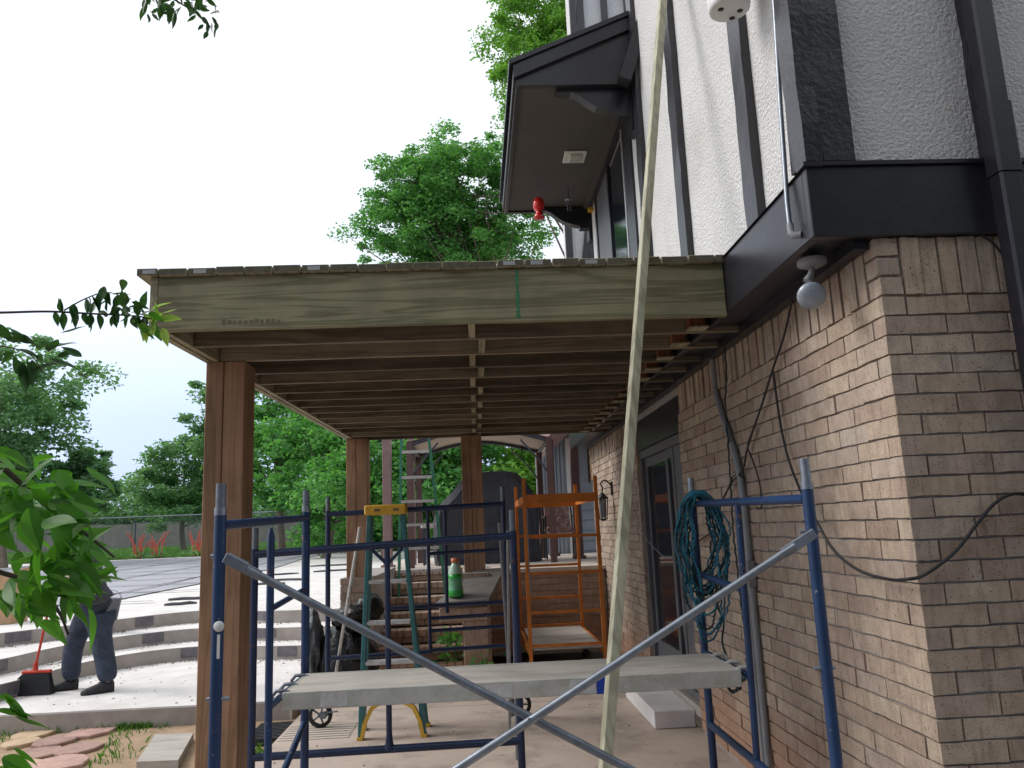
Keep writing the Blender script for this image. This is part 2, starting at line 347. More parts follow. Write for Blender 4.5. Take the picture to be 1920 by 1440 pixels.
def leaf_quads(centres, sizes, seed, aspect=.55, flat=.35):
    r_ = np.random.default_rng(seed); n = len(centres)
    d = r_.normal(size=(n, 3)); d[:, 2] *= flat; d[:, 2] -= .25; d /= np.linalg.norm(d, axis=1)[:, None]
    t_ = r_.normal(size=(n, 3)); s_ = np.cross(d, t_); s_ /= np.linalg.norm(s_, axis=1)[:, None]
    L = sizes[:, None]; w_ = L*aspect*.5; nrm = np.cross(d, s_)
    a = centres; b_ = centres+d*L*.5+s_*w_+nrm*L*.06; c_ = centres+d*L; e_ = centres+d*L*.45-s_*w_+nrm*L*.06
    return np.stack([a, b_, c_, e_], 1).reshape(-1, 3)
def quads_mesh(name, V, m_):
    n = len(V)//4; me = bpy.data.meshes.new(name); me.vertices.add(n*4); me.vertices.foreach_set('co', V.astype(np.float32).ravel())
    me.loops.add(n*4); me.loops.foreach_set('vertex_index', np.arange(n*4, dtype=np.int32)); me.polygons.add(n)
    me.polygons.foreach_set('loop_start', np.arange(0, n*4, 4, dtype=np.int32)); me.polygons.foreach_set('loop_total', np.full(n, 4, dtype=np.int32))
    me.materials.append(M[m_]); me.update(); me.validate(); return me
# ------------------------------------------------------------------ the ground and the pool terrace
def sstep(a, b, x): t = min(1, max(0, (x-a)/(b-a))); return t*t*(3-2*t)
def deck_z(y): return .556 + .012*max(0, y-12)
def ground_h(x, y):
    z = -.115 + .012*math.sin(x*2.1)*math.cos(y*1.7)
    z += sstep(12.6, 13, y)*(deck_z(13)-.07+.115)
    if y > 13: z = deck_z(min(y, 38.6)) - .06 + .05*sstep(38.2, 38.7, y)
    if y > 38.6: z += .02*(min(y, 62)-38.6)
    if y > 62: z += .004*(y-62)
    return z
def rng(a, b, n): return [a+(b-a)*i/n for i in range(n+1)]
xs = [-600, -300, -150, -80] + rng(-50, -8, 21) + rng(-7, 3, 40) + [5, 8, 15, 30, 80, 200, 600]
ys = [-600, -200, -60, -20] + rng(-8, 5, 13) + rng(5.3, 14, 34) + rng(15, 40, 50) + rng(42, 70, 14) + [90, 140, 250, 500, 900]
g = grid_mesh('ground', xs, ys, ground_h, 'dirt'); structure(g)
lawn_x = rng(-60, 30, 45); lawn_y = rng(38.9, 70, 30)
structure(grid_mesh('lawn', lawn_x, lawn_y, lambda x, y: ground_h(x, y)+.02, 'grass'))
structure(grid_mesh('gravel_yard', rng(-40, 30, 35), rng(-45, 1.6, 30), lambda x, y: -.085, 'gravel'))  # unseen dark sheet added around and behind the camera to cut bounce light
# patio slab beside the house
p = MB().box(-1.62, 1.66, 1.9, 8.92, -.14, 0).build('patio_slab', 'patio'); structure(p)
for yj in (5.25, 7.55):
    MB().box(-1.6, 1.63, yj, yj+.012, -.003, .0015).build('control_joint', 'conc_side', p)
for i in range(7):   # ribbed edge strip by the drain
    MB().box(-1.60, -1.05, 6.62+i*.075, 6.66+i*.075, 0, .006).build('rib', 'patio2', p)
# terrace: lower slab and three curved steps up to the pool deck
R1 = [(-5.6, 8.0), (-4.95, 8.35), (-4.74, 9.0), (-4.66, 9.7), (-4.45, 10.25), (-4.05, 10.68), (-3.5, 10.82), (-2.9, 10.6), (-2.3, 10.45), (-1.5, 10.35)]
R2 = [(-6.4, 8.2), (-5.55, 8.55), (-5.2, 9.15), (-5.08, 9.85), (-4.88, 10.5), (-4.45, 11.08), (-3.9, 11.4), (-3.3, 11.28), (-2.7, 11.02), (-1.5, 10.88)]
R3 = [(-7.6, 8.6), (-6.4, 9.2), (-5.9, 10.2), (-5.42, 10.75), (-5.0, 11.3), (-4.62, 11.85), (-4.1, 12.2), (-3.4, 12.05), (-2.9, 11.65), (-1.5, 11.5)]
def catmull(P, n=5):
    P = [Vector(p) for p in P]; Q = [P[0]*2-P[1]] + P + [P[-1]*2-P[-2]]; o = []
    for i in range(1, len(Q)-2):
        a, b, c, d = Q[i-1:i+3]
        for k in range(n):
            t = k/n; o.append(.5*((2*b)+(c-a)*t+(2*a-5*b+4*c-d)*t*t+(3*b-a-3*c+d)*t**3))
    o.append(P[-1]); return o
slab = MB().box(-7.5, -1.78, 7.9, 12.6, -.3, .06).build('terrace_slab', 'conc'); structure(slab)
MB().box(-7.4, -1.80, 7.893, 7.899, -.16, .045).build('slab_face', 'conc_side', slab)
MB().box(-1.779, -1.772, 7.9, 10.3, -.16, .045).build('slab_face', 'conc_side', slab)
zs = [.06, .225, .39, .556]
lines = [catmull(x) for x in (R1, R2, R3)]
for i in range(3):
    front = lines[i]
    back = lines[i+1] if i < 2 else None
    if back is not None:
        # a tread runs a little under the next riser
        bk = [q + Vector((0, .12)) for q in back]
        b = MB().ribbon([(q.x, q.y, zs[i+1]) for q in front], [(q.x, q.y, zs[i+1]) for q in bk])
        o = b.build('terrace_step', 'conc')
    else:
        X0, X1 = -40, -1.5
        poly = [(q.x, q.y, .556) for q in front]
        far = [(X0 if j < len(front)-1 else X1, y, 0) for j, y in enumerate([0]*len(front))]
        b = MB(); n = len(front); L = 16
        rows = []
        for j in range(L+1):
            s_ = j/L; row = []
            for i_, q in enumerate(front):
                tx = -22 + (i_/(n-1))*(-1.5+22 + 3.5); ty = 38.6
                y = q.y + (ty-q.y)*s_; x = q.x + (tx-q.x)*min(1, s_*1.6)
                row.append((x, y, deck_z(y)))
            rows.append(row)
        for j in range(L): b.ribbon(rows[j], rows[j+1])
        o = b.build('pool_deck', 'conc')
    structure(o)
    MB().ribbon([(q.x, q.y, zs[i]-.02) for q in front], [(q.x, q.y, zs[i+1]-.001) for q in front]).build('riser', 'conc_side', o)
    # dark tile inserts set in the risers
    for a_ in ((.16+.05*i, .20+.05*i), (.60-.04*i, .645-.04*i), (.84, .88)):
        i0, i1 = int(a_[0]*len(front)), max(int(a_[0]*len(front))+2, int(a_[1]*len(front)))
        seg = front[i0:i1+1]; off = Vector((.006, -.008))
        MB().ribbon([(q.x+off.x, q.y+off.y, zs[i]+.035) for q in seg], [(q.x+off.x, q.y+off.y, zs[i+1]-.012) for q in seg]).build('tile_insert', 'tile_dark', o)
# pool under its winter cover
pc = tag(link('pool_cover', None), 'grey strapped safety cover stretched over the swimming pool', 'pool cover')
CX0, CX1, CY0, CY1 = -19.0, -6.15, 12.9, 37.4
b = MB(); nx, ny = 14, 26; rows = []
for j in range(ny+1):
    y = CY0+(CY1-CY0)*j/ny
    rows.append([(CX0+(CX1-CX0)*i/nx + (-.0 if i < nx else .25*math.sin(y*.35)), y, deck_z(y)+.02+.012*math.sin(i*1.9+j)*(0 < i < nx)*(0 < j < ny)) for i in range(nx+1)])
for j in range(ny): b.ribbon(rows[j], rows[j+1])
b.build('cover_sheet', 'cover', pc)
for j in range(11):
    y = CY0+1+j*2.2
    MB().ribbon([(CX0, y, deck_z(y)+.035), (CX1+.7, y+.0, deck_z(y)+.035)], [(CX0, y+.09, deck_z(y)+.036), (CX1+.7, y+.09, deck_z(y)+.036)]).build('strap', 'strap', pc)
for j in range(6):
    x = CX0+1+j*2.2
    MB().ribbon([(x, CY0-.3, deck_z(CY0)+.036), (x, CY1, deck_z(CY1)+.036)], [(x+.07, CY0-.3, deck_z(CY0)+.037), (x+.07, CY1, deck_z(CY1)+.037)]).build('strap', 'strap', pc)
for i, (x, y, L, a) in enumerate([(-5.3, 14.2, .9, .1), (-5.0, 13.2, .5, .4), (-5.2, 17, 1.2, .2), (-4.6, 18.3, .9, -.3), (-4.2, 21, 1.4, .2), (-5.4, 20.2, 1.0, .5), (-4.9, 24, 1.5, 0)]):
    pts = [(x+L*t_*math.cos(a)*1.0, y+L*t_*math.sin(a)+.05*math.sin(t_*9+i), deck_z(y)+.02) for t_ in (0, .25, .5, .75, 1)]
    o = MB().tube(pts, [.02, .035, .03, .035, .015], 6).build('loose_strap', 'strap')
    tag(o, ['dark strap end lying on the pale pool deck nearest the steps', 'short dark strap scrap on the pale deck beside the cover corner', 'long dark strap lying along the cover edge', 'dark scrap of webbing on the deck beyond the first post', 'dark webbing lying across the far pool deck', 'dark strap curled on the deck beside the cover', 'farthest dark strap lying on the pool deck'][i], 'strap', 'straps lying on the pool deck')

# ------------------------------------------------------------------ the house
house = thing('house', 'tan brick house with dark timbered stucco upper storey beside the patio', 'house')
WX, CY = 1.639, 2.955           # long wall face, near corner
CH, BL, BJ = .0794, .254, .0085  # course height, brick pitch, joint
SOL = 2.402                     # underside of the soldier course
DY0, DY1, DZ = 6.20, 7.92, 2.56 # garden door opening
wall = MB().box(WX+.013, WX+.12, CY+.013, DY0-.01, 0, 2.65).box(WX+.013, WX+.12, DY1+.01, 11.0, 0, 2.65).box(WX+.013, WX+.12, DY0-.01, DY1+.01, DZ, 2.65)\
    .box(WX+.12, 4.2, CY+.013, CY+.12, 0, 2.65).box(WX+.0135, WX+.121, CY+.0125, CY+.12, 0.001, 2.649).box(WX+.12, 4.2, 10.9, 11.0, 0, 2.65).build('brick_wall', 'mortar', house)
def brick_variants(L, D, H, n=4):
    out_ = []
    for q in range(n):
        b = MB(); nl = 4; rows = []
        def js(a): return random.uniform(-a, a)
        # outward face at +x: 5 columns of verts along y, two along z, back ring
        f = []
        for i in range(nl+1):
            y = -L/2 + L*i/nl
            e_ = js(.0026); e2 = js(.0026)
            f.append((( D/2+js(.0012), y+(js(.001)), -H/2+e_), (D/2+js(.0012), y+js(.001), H/2+e2), (-D/2, y, H/2), (-D/2, y, -H/2)))
        vs = [p for r_ in f for p in r_]; fs = []
        for i in range(nl):
            for k_ in range(4): fs.append((i*4+k_, i*4+(k_+1) % 4, (i+1)*4+(k_+1) % 4, (i+1)*4+k_))
        fs += [(0, 1, 2, 3), tuple(nl*4+k_ for k_ in (3, 2, 1, 0))]
        b.addm(vs, fs); me = b.mesh('brick'); me.materials.append(M['brick']); out_.append(me)
    return out_
_bv = {}
stuff = MB(); NIND = [0]
def put_brick(c, L, H, face, D=.09, single=False, parent=None, store=None, m='brick'):
    """face 'X': outward -X ; 'Y': outward -Y.  c = centre of the outward face"""
    key = (round(L, 3), round(H, 3), round(D, 3), m)
    rot = math.pi if face == 'X' else -math.pi/2
    push = random.uniform(-.0045, .004)
    if face == 'X': ctr = (c[0]+D/2+push, c[1], c[2])
    else: ctr = (c[0], c[1]+D/2+push, c[2])
    if key not in _bv:
        _bv[key] = brick_variants(L, D, H, 4 if single else 2)
        if m != 'brick':
            for me in _bv[key]: me.materials.clear(); me.materials.append(M[m])
    me = random.choice(_bv[key])
    if single:
        o = link('brick', me, parent); o.location = ctr; o.rotation_euler = (random.uniform(-.004, .004), random.uniform(-.006, .006), rot); NIND[0] += 1
    else:
        ca, sa = math.cos(rot), math.sin(rot)
        store.addm([(ctr[0]+v.co.x*ca-v.co.y*sa, ctr[1]+v.co.x*sa+v.co.y*ca, ctr[2]+v.co.z) for v in me.vertices], [list(p_.vertices) for p_ in me.polygons])
YEND, XEND = 11.0, 2.75
for k_ in range(30):
    zc = SOL - (k_+.5)*CH; H = CH-BJ
    if zc < .03: continue
    vis = zc > .72
    if k_ % 2 == 0:
        y = CY
    else:
        put_brick((WX, CY+.045, zc), .09, H, 'X', D=.20, single=vis, parent=wall, store=stuff)   # end of the corner brick that runs along X
        y = CY+.10
    while y < YEND-.05:
        y1 = min(y+BL-BJ, YEND)
        a, c_ = y, y1
        if zc < DZ:
            if a >= DY0 and c_ <= DY1: y += BL; continue
            if a < DY0 < c_: c_ = DY0
            elif a < DY1 < c_: a = DY1
        if c_-a > .03:
            first = (k_ % 2 == 0 and y == CY)
            put_brick((WX, (a+c_)/2, zc), round(c_-a, 2), H, 'X', single=(vis and c_ < 4.75), parent=wall, store=stuff)
        y += BL
    x = WX if k_ % 2 else WX+.10
    if k_ % 2 == 0: put_brick((WX+.0445, CY-.0005, zc), .089, H, 'Y', D=.05, single=vis, parent=wall, store=stuff)
    while x < XEND:
        put_brick((x+(BL-BJ)/2, CY, zc), BL-BJ, H, 'Y', single=(vis and x < 2.2), parent=wall, store=stuff); x += BL
SH = 2.645-SOL-BJ; sz = SOL+BJ/2+SH/2
for q in range(3):   # stacked closers at the corner of the soldier course
    z_ = SOL+BJ/2+.0385+q*.081
    put_brick((WX, CY+.045, z_), .09, .069, 'X', D=.09, single=True, parent=wall); put_brick((WX+.0445, CY-.0005, z_), .089, .069, 'Y', D=.05, single=True, parent=wall)
y = CY+.10; q = 0
while y < YEND:
    pr = .010 if q % 3 == 1 else (.004 if q % 3 == 0 else -.003)
    if not (y+CH > DY0 and y < DY1): put_brick((WX-pr, y+.035, sz), .0694, SH, 'X', single=y < 4.1, parent=wall, store=stuff)
    y += CH; q += 1
x = WX+.10; q = 0
while x < XEND:
    put_brick((x+.035, CY-(.010 if q % 3 == 0 else 0), sz), .0694, SH, 'Y', single=x < 2.2, parent=wall, store=stuff); x += CH; q += 1
o = stuff.build('brickwork', 'brick', wall); o['kind'] = 'stuff'
# garden door: dark lintel panel, sliding panels
MB().box(WX+.015, WX+.06, DY0+.002, DY1-.002, 2.27, DZ-.002).build('lintel_panel', 'dark_paint', house)
door = MB().box(WX+.035, WX+.10, DY0+.002, DY0+.11, .18, 2.265).box(WX+.035, WX+.10, DY1-.06, DY1-.002, .18, 2.265).box(WX+.035, WX+.10, DY0+.11, DY1-.06, 2.19, 2.265).box(WX+.035, WX+.10, DY0+.11, DY1-.06, .18, .24).build('sliding_door', 'grey', house)
MB().box(WX+.05, WX+.085, DY0+.112, DY0+.42, .245, 2.185).build('side_panel', 'grey', door)
for (a, c_, d) in ((DY0+.43, 6.90, .045), (6.94, DY1-.07, .07)):
    MB().box(WX+d, WX+d+.03, a, a+.07, .245, 2.185).box(WX+d, WX+d+.03, c_-.07, c_, .245, 2.185).box(WX+d, WX+d+.03, a+.07, c_-.07, 2.10, 2.185).box(WX+d, WX+d+.03, a+.07, c_-.07, .245, .46).build('door_leaf', 'grey', door)
    MB().box(WX+d+.012, WX+d+.018, a+.07, c_-.07, .46, 2.10).build('pane', 'glass', door)
MB().box(WX+.13, WX+.16, DY0-.2, DY1+.2, 0, 2.62).build('inner_wall', 'interior', house)  # near-black sheet behind the door; the unlit room's darkness is its colour
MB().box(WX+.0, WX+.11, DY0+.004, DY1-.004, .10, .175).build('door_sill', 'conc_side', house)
# jetty of the upper storey
FX, FYR, FZ0, FZ1 = 1.375, 2.925, 2.645, 2.94
MB().box(FX, FX+.04, FYR+.041, 11.25, FZ0, FZ1, .004).build('skirt_board', 'dark_paint', house)
MB().box(FX, 4.2, FYR, FYR+.04, FZ0, FZ1+.004, .004).build('skirt_board', 'dark_paint', house)
MB().box(FX+.041, 4.2, FYR+.041, 11.2, FZ0+.02, FZ0+.04).build('soffit', 'dark_paint', house)
MB().box(WX-.075, WX-.012, CY+.03, 11.0, 2.61, FZ0+.019).build('soffit_batten', 'dark_paint', house)
MB().prism([(FX-.012, FZ1+.001), (FX+.07, FZ1+.001), (FX+.07, FZ1+.03)], FYR-.012, 11.25).build('drip_ledge', 'dark_paint', house)
MB().box(FX-.012, 4.2, FYR-.013, FYR+.06, FZ1+.005, FZ1+.022).build('drip_ledge', 'dark_paint', house)
SX, SY = 1.432, 2.965   # stucco planes
UT = 8.6
MB().box(SX, SX+.1, SY+.101, 8.45, FZ1+.02, 5.6).box(SX, SX+.1, SY+.101, 5.95, 5.6, UT).build('stucco_wall', 'stucco', house)
MB().box(SX, 4.2, SY, SY+.1, FZ1+.02, UT).build('stucco_wall', 'stucco', house)
def rough_timber(x0, x1, y0, y1, z0, z1, side):
    """hand-hewn board: edges wander along its length"""
    n = 34; P = [[], [], [], []]
    for i in range(n+1):
        z = z0+(z1-z0)*i/n; j = lambda a=.004: random.uniform(-a, a)
        P[0].append((x0+j(), y0+j(), z)); P[1].append((x1, y0+j(), z)); P[2].append((x1, y1+j(), z)); P[3].append((x0+j(), y1+j(), z))
    b = MB()
    for a in range(4): b.ribbon(P[a], P[(a+1) % 4])
    b.addm([P[a][0] for a in range(4)], [(0, 1, 2, 3)]); return b.build('timber', 'dark_rough', house)
rough_timber(SX-.045, SX+.02, 3.50, 3.655, FZ1+.025, UT, 0)
rough_timber(SX-.045, SX+.02, 4.70, 4.86, FZ1+.025, UT, 0)
rough_timber(SX-.04, SX+.02, 5.75, 5.90, FZ1+.025, UT, 0)
rough_timber(SX-.055, SX+.02, SY-.045, 3.055, FZ1+.028, UT, 0)
rough_timber(SX+.0201, 1.585, SY-.044, SY+.02, FZ1+.028, UT, 0)
rough_timber(2.135, 2.25, SY-.035, SY+.02, FZ1+.028, UT, 0)
# downspout on the end wall
dsp = MB().prism([(2.105, 2.825), (2.115, 2.815), (2.185, 2.815), (2.195, 2.825), (2.195, 2.885), (2.105, 2.885)], 0, 2.86, 'Z').build('downspout', 'dark_paint', house)
MB().prism([(2.099, 2.819), (2.11, 2.809), (2.19, 2.809), (2.201, 2.819), (2.201, 2.89), (2.099, 2.89)], 2.862, 3.16, 'Z').build('downspout_collar', 'dark_paint', house)
MB().prism([(2.105, 2.825), (2.115, 2.815), (2.185, 2.815), (2.195, 2.825), (2.195, 2.885), (2.105, 2.885)], 3.162, UT, 'Z').build('downspout', 'dark_paint', house)
# upper glazed door below the awning
ud = MB().box(SX-.02, SX+.03, 6.20, 6.50, 2.99, 5.12).build('upper_door', 'dark_paint', house)
MB().box(SX-.012, SX+.02, 6.52, 7.25, 3.02, 5.0).build('pane', 'glass', ud)
MB().box(SX-.028, SX+.02, 6.50, 6.53, 2.99, 5.1).build('frame', 'alu', ud)
MB().box(SX-.03, SX+.02, 7.24, 7.30, 2.99, 5.1).build('frame', 'dark_paint', ud)
MB().box(SX-.018, SX+.02, 7.30, 8.02, 3.0, 5.04).build('screen', 'grey', ud)
MB().box(SX-.03, SX+.02, 8.02, 8.09, 2.99, 5.1).build('frame', 'dark_paint', ud)
MB().box(SX-.026, SX+.02, 8.10, 8.32, 2.99, 5.1).build('trim', 'white', ud)
MB().box(SX-.05, SX+.02, 6.2, 8.35, 5.04, 5.115).build('head_trim', 'dark_paint', ud)
# awning roof over that door
aw = thing('awning_roof', 'dark lean-to awning roof with curved brackets above the new deck', 'awning')
AY0, AY1, AZ = 5.88, 8.56, 5.13
MB().box(.475, SX, AY0+.06, AY1, AZ, AZ+.02).build('ceiling', 'soffit', aw)
MB().box(.44, .474, AY0+.002, AY1, AZ-.025, AZ+.12).box(.418, .4395, AY0, AY1, AZ+.02, AZ+.135).build('fascia_board', 'dark_paint', aw)
MB().prism([(.385, AZ+.137), (1.50, AZ+.62), (1.50, AZ+.66), (.385, AZ+.177)], AY0-.05, AY1+.03).build('roof_slope', 'dark_paint', aw)
MB().prism([(.42, AZ+.03), (1.43, AZ+.47), (1.43, AZ+.585), (.42, AZ+.145)], AY0-.03, AY0+.001).build('rake_board', 'dark_paint', aw)
MB().prism([(.46, AZ-.02), (1.43, AZ-.02), (1.43, AZ+.5), (.46, AZ+.07)], AY0+.003, AY0+.055).build('end_panel', 'dark_paint', aw)
MB().prism([(.46, AZ-.02), (1.43, AZ-.02), (1.43, AZ+.5), (.46, AZ+.07)], AY1-.05, AY1-.003).build('end_panel', 'dark_paint', aw)
prof = [(1043, 171.5), (1070, 172), (1085, 178), (1100, 189), (1118, 200), (1140, 207), (1158, 210), (1160, 217), (1191, 216)]
bp = [(lambda q: (q.x, q.z))(at(px, py, 'Y', AY0+.06)) for px, py in prof]
bp = [(bp[0][0], AZ-.024)] + bp + [(bp[-1][0], AZ-.024)]
for yb in (AY0+.062, AY1-.16): MB().prism(bp, yb, yb+.10).build('bracket', 'dark_paint', aw)
for yb in (AY0+.062, AY1-.16): MB().box(1.375, 1.431, yb-.02, yb+.14, 4.72, AZ-.025).build('bracket_post', 'dark_paint', aw)
MB().box(1.33, 1.40, AY0+.17, AY1-.17, AZ-.05, AZ-.001).build('wall_moulding', 'soffit', aw)
# raking board of the roof above
MB().obox((1.30, 5.76, 5.05), (1.72, 5.76, 6.25), .10, .13, (0, 1, 0)).build('rake_trim', 'dark_paint', house)
# far wing of the house with its jetty and braces
wing = thing('house_wing', 'far timbered stucco wing of the house beyond the awning', 'house')
MB().box(1.46, 4.5, 11.05, 11.3, 2.7, 6.5).box(1.80, 5, 11.5, 12, 6.3, 11.5).build('wall', 'stucco', wing)
for (x0, x1) in ((1.45, 1.55), (1.79, 1.88), (2.12, 2.2), (2.5, 2.6)): MB().box(x0, x1, 11.0, 11.06, 2.7, 6.49).build('timber', 'dark_rough', wing)
MB().obox((1.58, 11.02, 4.4), (1.80, 11.02, 5.9), .03, .10, (1, 0, -.1)).build('timber', 'dark_rough', wing)
for (x0, x1) in ((1.78, 1.88), (1.94, 2.01), (2.30, 2.40), (2.68, 2.78), (2.92, 3.05)): MB().box(x0, x1, 11.44, 11.51, 6.3, 11.4).build('timber', 'dark_rough', wing)
MB().obox((1.86, 11.46, 8.6), (2.0, 11.46, 10.6), .03, .09, (1, 0, 0)).build('timber', 'dark_rough', wing)
MB().box(2.0, 3.4, 11.44, 11.50, 5.6, 5.7).build('timber', 'dark_rough', wing)
# porch at the back: siding wall, white door frame
pw = MB().box(1.2, 5, 15.3, 15.5, 1.0, 4.0).build('porch_wall', 'siding', wing)
for i in range(11): MB().prism([(15.30, 1.10+i*.19), (15.27, 1.10+i*.19), (15.295, 1.285+i*.19), (15.30, 1.285+i*.19)], 2.0, 3.4, 'X').build('siding_board', 'siding', wing)
for i in range(7): MB().box(1.22+i*.075, 1.275+i*.075, 15.28, 15.30, 1.05, 3.6).build('siding_board', 'siding', wing)
MB().box(1.78, 1.98, 15.24, 15.299, 1.05, 3.35).build('door_frame', 'white', wing)
MB().box(1.60, 5, 11.05, 15.3, 3.25, 3.4).build('porch_ceiling', 'soffit', wing)
MB().box(1.30, 1.60, 11.3, 15.3, 3.1, 3.45).build('porch_beam', 'mauve', wing)
for (x, y, ww) in ((1.60, 12.6, .13), (1.37, 14.2, .12), (1.22, 15.0, .1)):
    MB().box(x-ww/2, x+ww/2, y-ww/2, y+ww/2, 1.10, 3.1, .006).box(x-ww*.75, x+ww*.75, y-ww*.75, y+ww*.75, 1.04, 1.10).build('porch_post', 'maroon', wing)
o = MB(); nn = 14
lo = [(1.66+.30*i/nn, 11.55+.05*math.sin(i*1.7), 2.12+.10*abs(math.sin(i*.55))) for i in range(nn+1)]; hi = [(1.66+.30*i/nn, 11.55+.05*math.sin(i*1.7), 2.95) for i in range(nn+1)]
o.ribbon(lo, hi); tag(o.build('curtain', 'curtain'), 'brown patterned curtain hanging at the porch beyond the brick wall', 'curtain')

# ------------------------------------------------------------------ upper patio, stairs and walls (brick laid one by one)
up = structure(MB().box(-1.48, 4.5, 11.36, 16.2, .5, 1.05).box(.125, 1.66, 10.36, 11.36, .5, 1.048).build('upper_patio', 'patio2'))
def brick_pier(name, label, cat, x0, x1, y0, y1, z0, z1, faces='Y', cap=None, lim=400):
    t = thing(name, label, cat)
    t_in = MB().box(x0+.008, x1-.008, y0+.008, y1-.008, z0, z1-.002).build('core', 'mortar', t)
    n = int((z1-z0)/CH+.01)
    for k_ in range(n):
        zc = z1-(k_+.5)*CH
        x = x0 - (BL/2 if k_ % 2 else 0)
        while x < x1-.01:
            a, c_ = max(x, x0), min(x+BL-BJ, x1)
            if c_-a > .04: put_brick(((a+c_)/2, y0, zc), round(c_-a, 2), CH-BJ, 'Y', D=.06, single=True, parent=t, m='brick2')
            x += BL
        if 'X' in faces:
            y = y0+.062 - (BL/2 if k_ % 2 else 0)
            while y < y1-.01:
                a, c_ = max(y, y0+.062), min(y+BL-BJ, y1)
                if c_-a > .04: put_brick((x0, (a+c_)/2, zc), round(c_-a, 2), CH-BJ, 'X', D=.06, single=True, parent=t, m='brick2')
                y += BL
    if cap: MB().box(x0-.02, x1+.02, y0-.03, y1+.02, z1, z1+cap, .006).build('coping', 'patio2', t)
    return t
brick_pier('retaining_wall', 'tan brick retaining wall below the upper patio behind the orange scaffold', 'wall', .125, 1.63, 10.30, 10.45, 0, 1.00, 'Y', .055)
brick_pier('brick_pier', 'brick pier carrying the far corner timber post, left of the stairs', 'pier', -1.49, -1.13, 8.88, 11.34, 0, 1.10, 'Y', None)
brick_pier('brick_pier', 'brick pier carrying the middle timber post, right of the stairs', 'pier', -.18, .125, 8.80, 11.34, 0, 1.10, 'YX', None)
st = thing('brick_stairs', 'brick stairs rising between two piers to the upper patio', 'stairs')
sy = [8.87, 9.18, 9.52, 9.9, 10.35, 10.8, 11.2]
for k_ in range(7):
    z1 = .15*(k_+1); MB().box(-1.128, -.182, sy[k_]+.09, 11.36, z1-.15, z1-.012).build('stair_core', 'mortar', st)
    for i in range(11):
        xa = -1.126+i*.0858
        put_brick((xa+.0385, sy[k_], z1-.035), .077, .07, 'Y', D=.24, single=True, parent=st, m='brick2')
    for i in range(4): put_brick((-1.126+i*.236+.113, sy[k_]+.03, z1-.11), .226, .065, 'Y', D=.05, single=True, parent=st, m='brick2')
# weathered board laid sloping on the right pier
o = MB(); A = [(-.43, 8.2, .855), (.10, 8.2, .868), (.30, 9.02, 1.135), (-.02, 9.02, 1.125)]
o.addm([Vector(q) for q in A]+[Vector(q)-Vector((0, -.01, .055)) for q in A], [(0, 1, 2, 3), (7, 6, 5, 4), (0, 4, 5, 1), (1, 5, 6, 2), (2, 6, 7, 3), (3, 7, 4, 0)])
tag(o.build('weathered_board', 'slab'), 'grey weathered board lying sloped against the middle pier, under the bottle', 'board')
t = thing('block_stack', 'tan masonry block under the front end of the sloped board', 'block')
MB().box(-.40, .09, 8.26, 8.55, .66, .795, .006).build('top_block', 'brick2', t); MB().box(-.16, .09, 8.30, 8.55, 0, .658, .006).build('lower_block', 'brick2', t)
# drink bottle
bc = at(855, 1117, 'Y', 8.32)
t = thing('drink_bottle', 'green sports drink bottle with an orange cap on the sloped board', 'bottle')
MB().lathe((bc.x, bc.y, bc.z-.012), [(.001, 0), (.07, .002), (.078, .02), (.078, .06), (.066, .13), (.072, .19), (.076, .235), (.001, .236)]).build('liquid', 'bottle', t)
MB().lathe((bc.x, bc.y, bc.z-.012), [(.0775, .23), (.07, .28), (.04, .325), (.034, .345)]).build('shoulder', 'bottle2', t)
MB().lathe((bc.x, bc.y, bc.z-.012), [(.0795, .07), (.069, .13), (.0745, .185)]).build('label', 'label', t)
MB().lathe((bc.x, bc.y, bc.z-.012), [(.036, .34), (.042, .345), (.042, .385), (.001, .388)]).build('cap', 'cap', t)
# concrete step below the garden door
tag(MB().box(1.315, 1.636, 6.36, 7.55, .002, .132, .006).build('concrete_step', 'conc'), 'low concrete step against the wall below the glass door', 'step')

# ------------------------------------------------------------------ the new deck
deck = thing('wooden_deck', 'new green-tinted timber deck on joists projecting from the upper storey', 'deck')
DF, DB = 4.02, 9.26        # front and back
def rimx(y): return -1.652 + .040*(y-4.0)
ZT = 2.915
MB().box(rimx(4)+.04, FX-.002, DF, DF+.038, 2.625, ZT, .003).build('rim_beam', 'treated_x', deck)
MB().obox((rimx(4)+.02, DF-.0, 2.77), (rimx(DB)+.02, DB, 2.77), .038, .288).build('side_rim', 'treated_y', deck)
MB().obox((rimx(4.1)+.061, 4.06, 2.765), (rimx(DB)+.061, DB-.05, 2.765), .036, .27).build('side_rim', 'treated_y', deck)
JY = [4.40, 4.80, 5.20, 5.57, 5.95, 6.30, 6.65, 7.0, 7.35, 7.70, 8.07, 8.45, 8.83, 9.18]
for i, y in enumerate(JY):
    xr = WX-.02 if y < 10 else FX
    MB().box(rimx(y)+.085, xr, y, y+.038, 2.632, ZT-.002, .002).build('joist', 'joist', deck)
yy = [DF+.038] + [v for v in JY]
for i in range(len(JY)):
    a = yy[i]+(.038 if i else 0)+.001; c_ = yy[i+1]-.001; dx = .03 if i % 2 else -.03
    MB().box(.02+dx, .058+dx, a, c_, 2.636, ZT-.004).build('blocking', 'treated_y', deck)
    MB().box(1.26, 1.345, c_-.045, c_, 2.645, 2.86).build('hanger_block', 'redwood', deck)
    MB().box(1.25, 1.36, c_-.10, c_-.001, 2.637, 2.6445).build('hanger_plate', 'treated_y', deck)
nb = 22; pitch = .1465; x = FX+.02-.06
edge = [FX+.008]
bx = FX+.008; i = 0
widths = [.055] + [.1405]*21
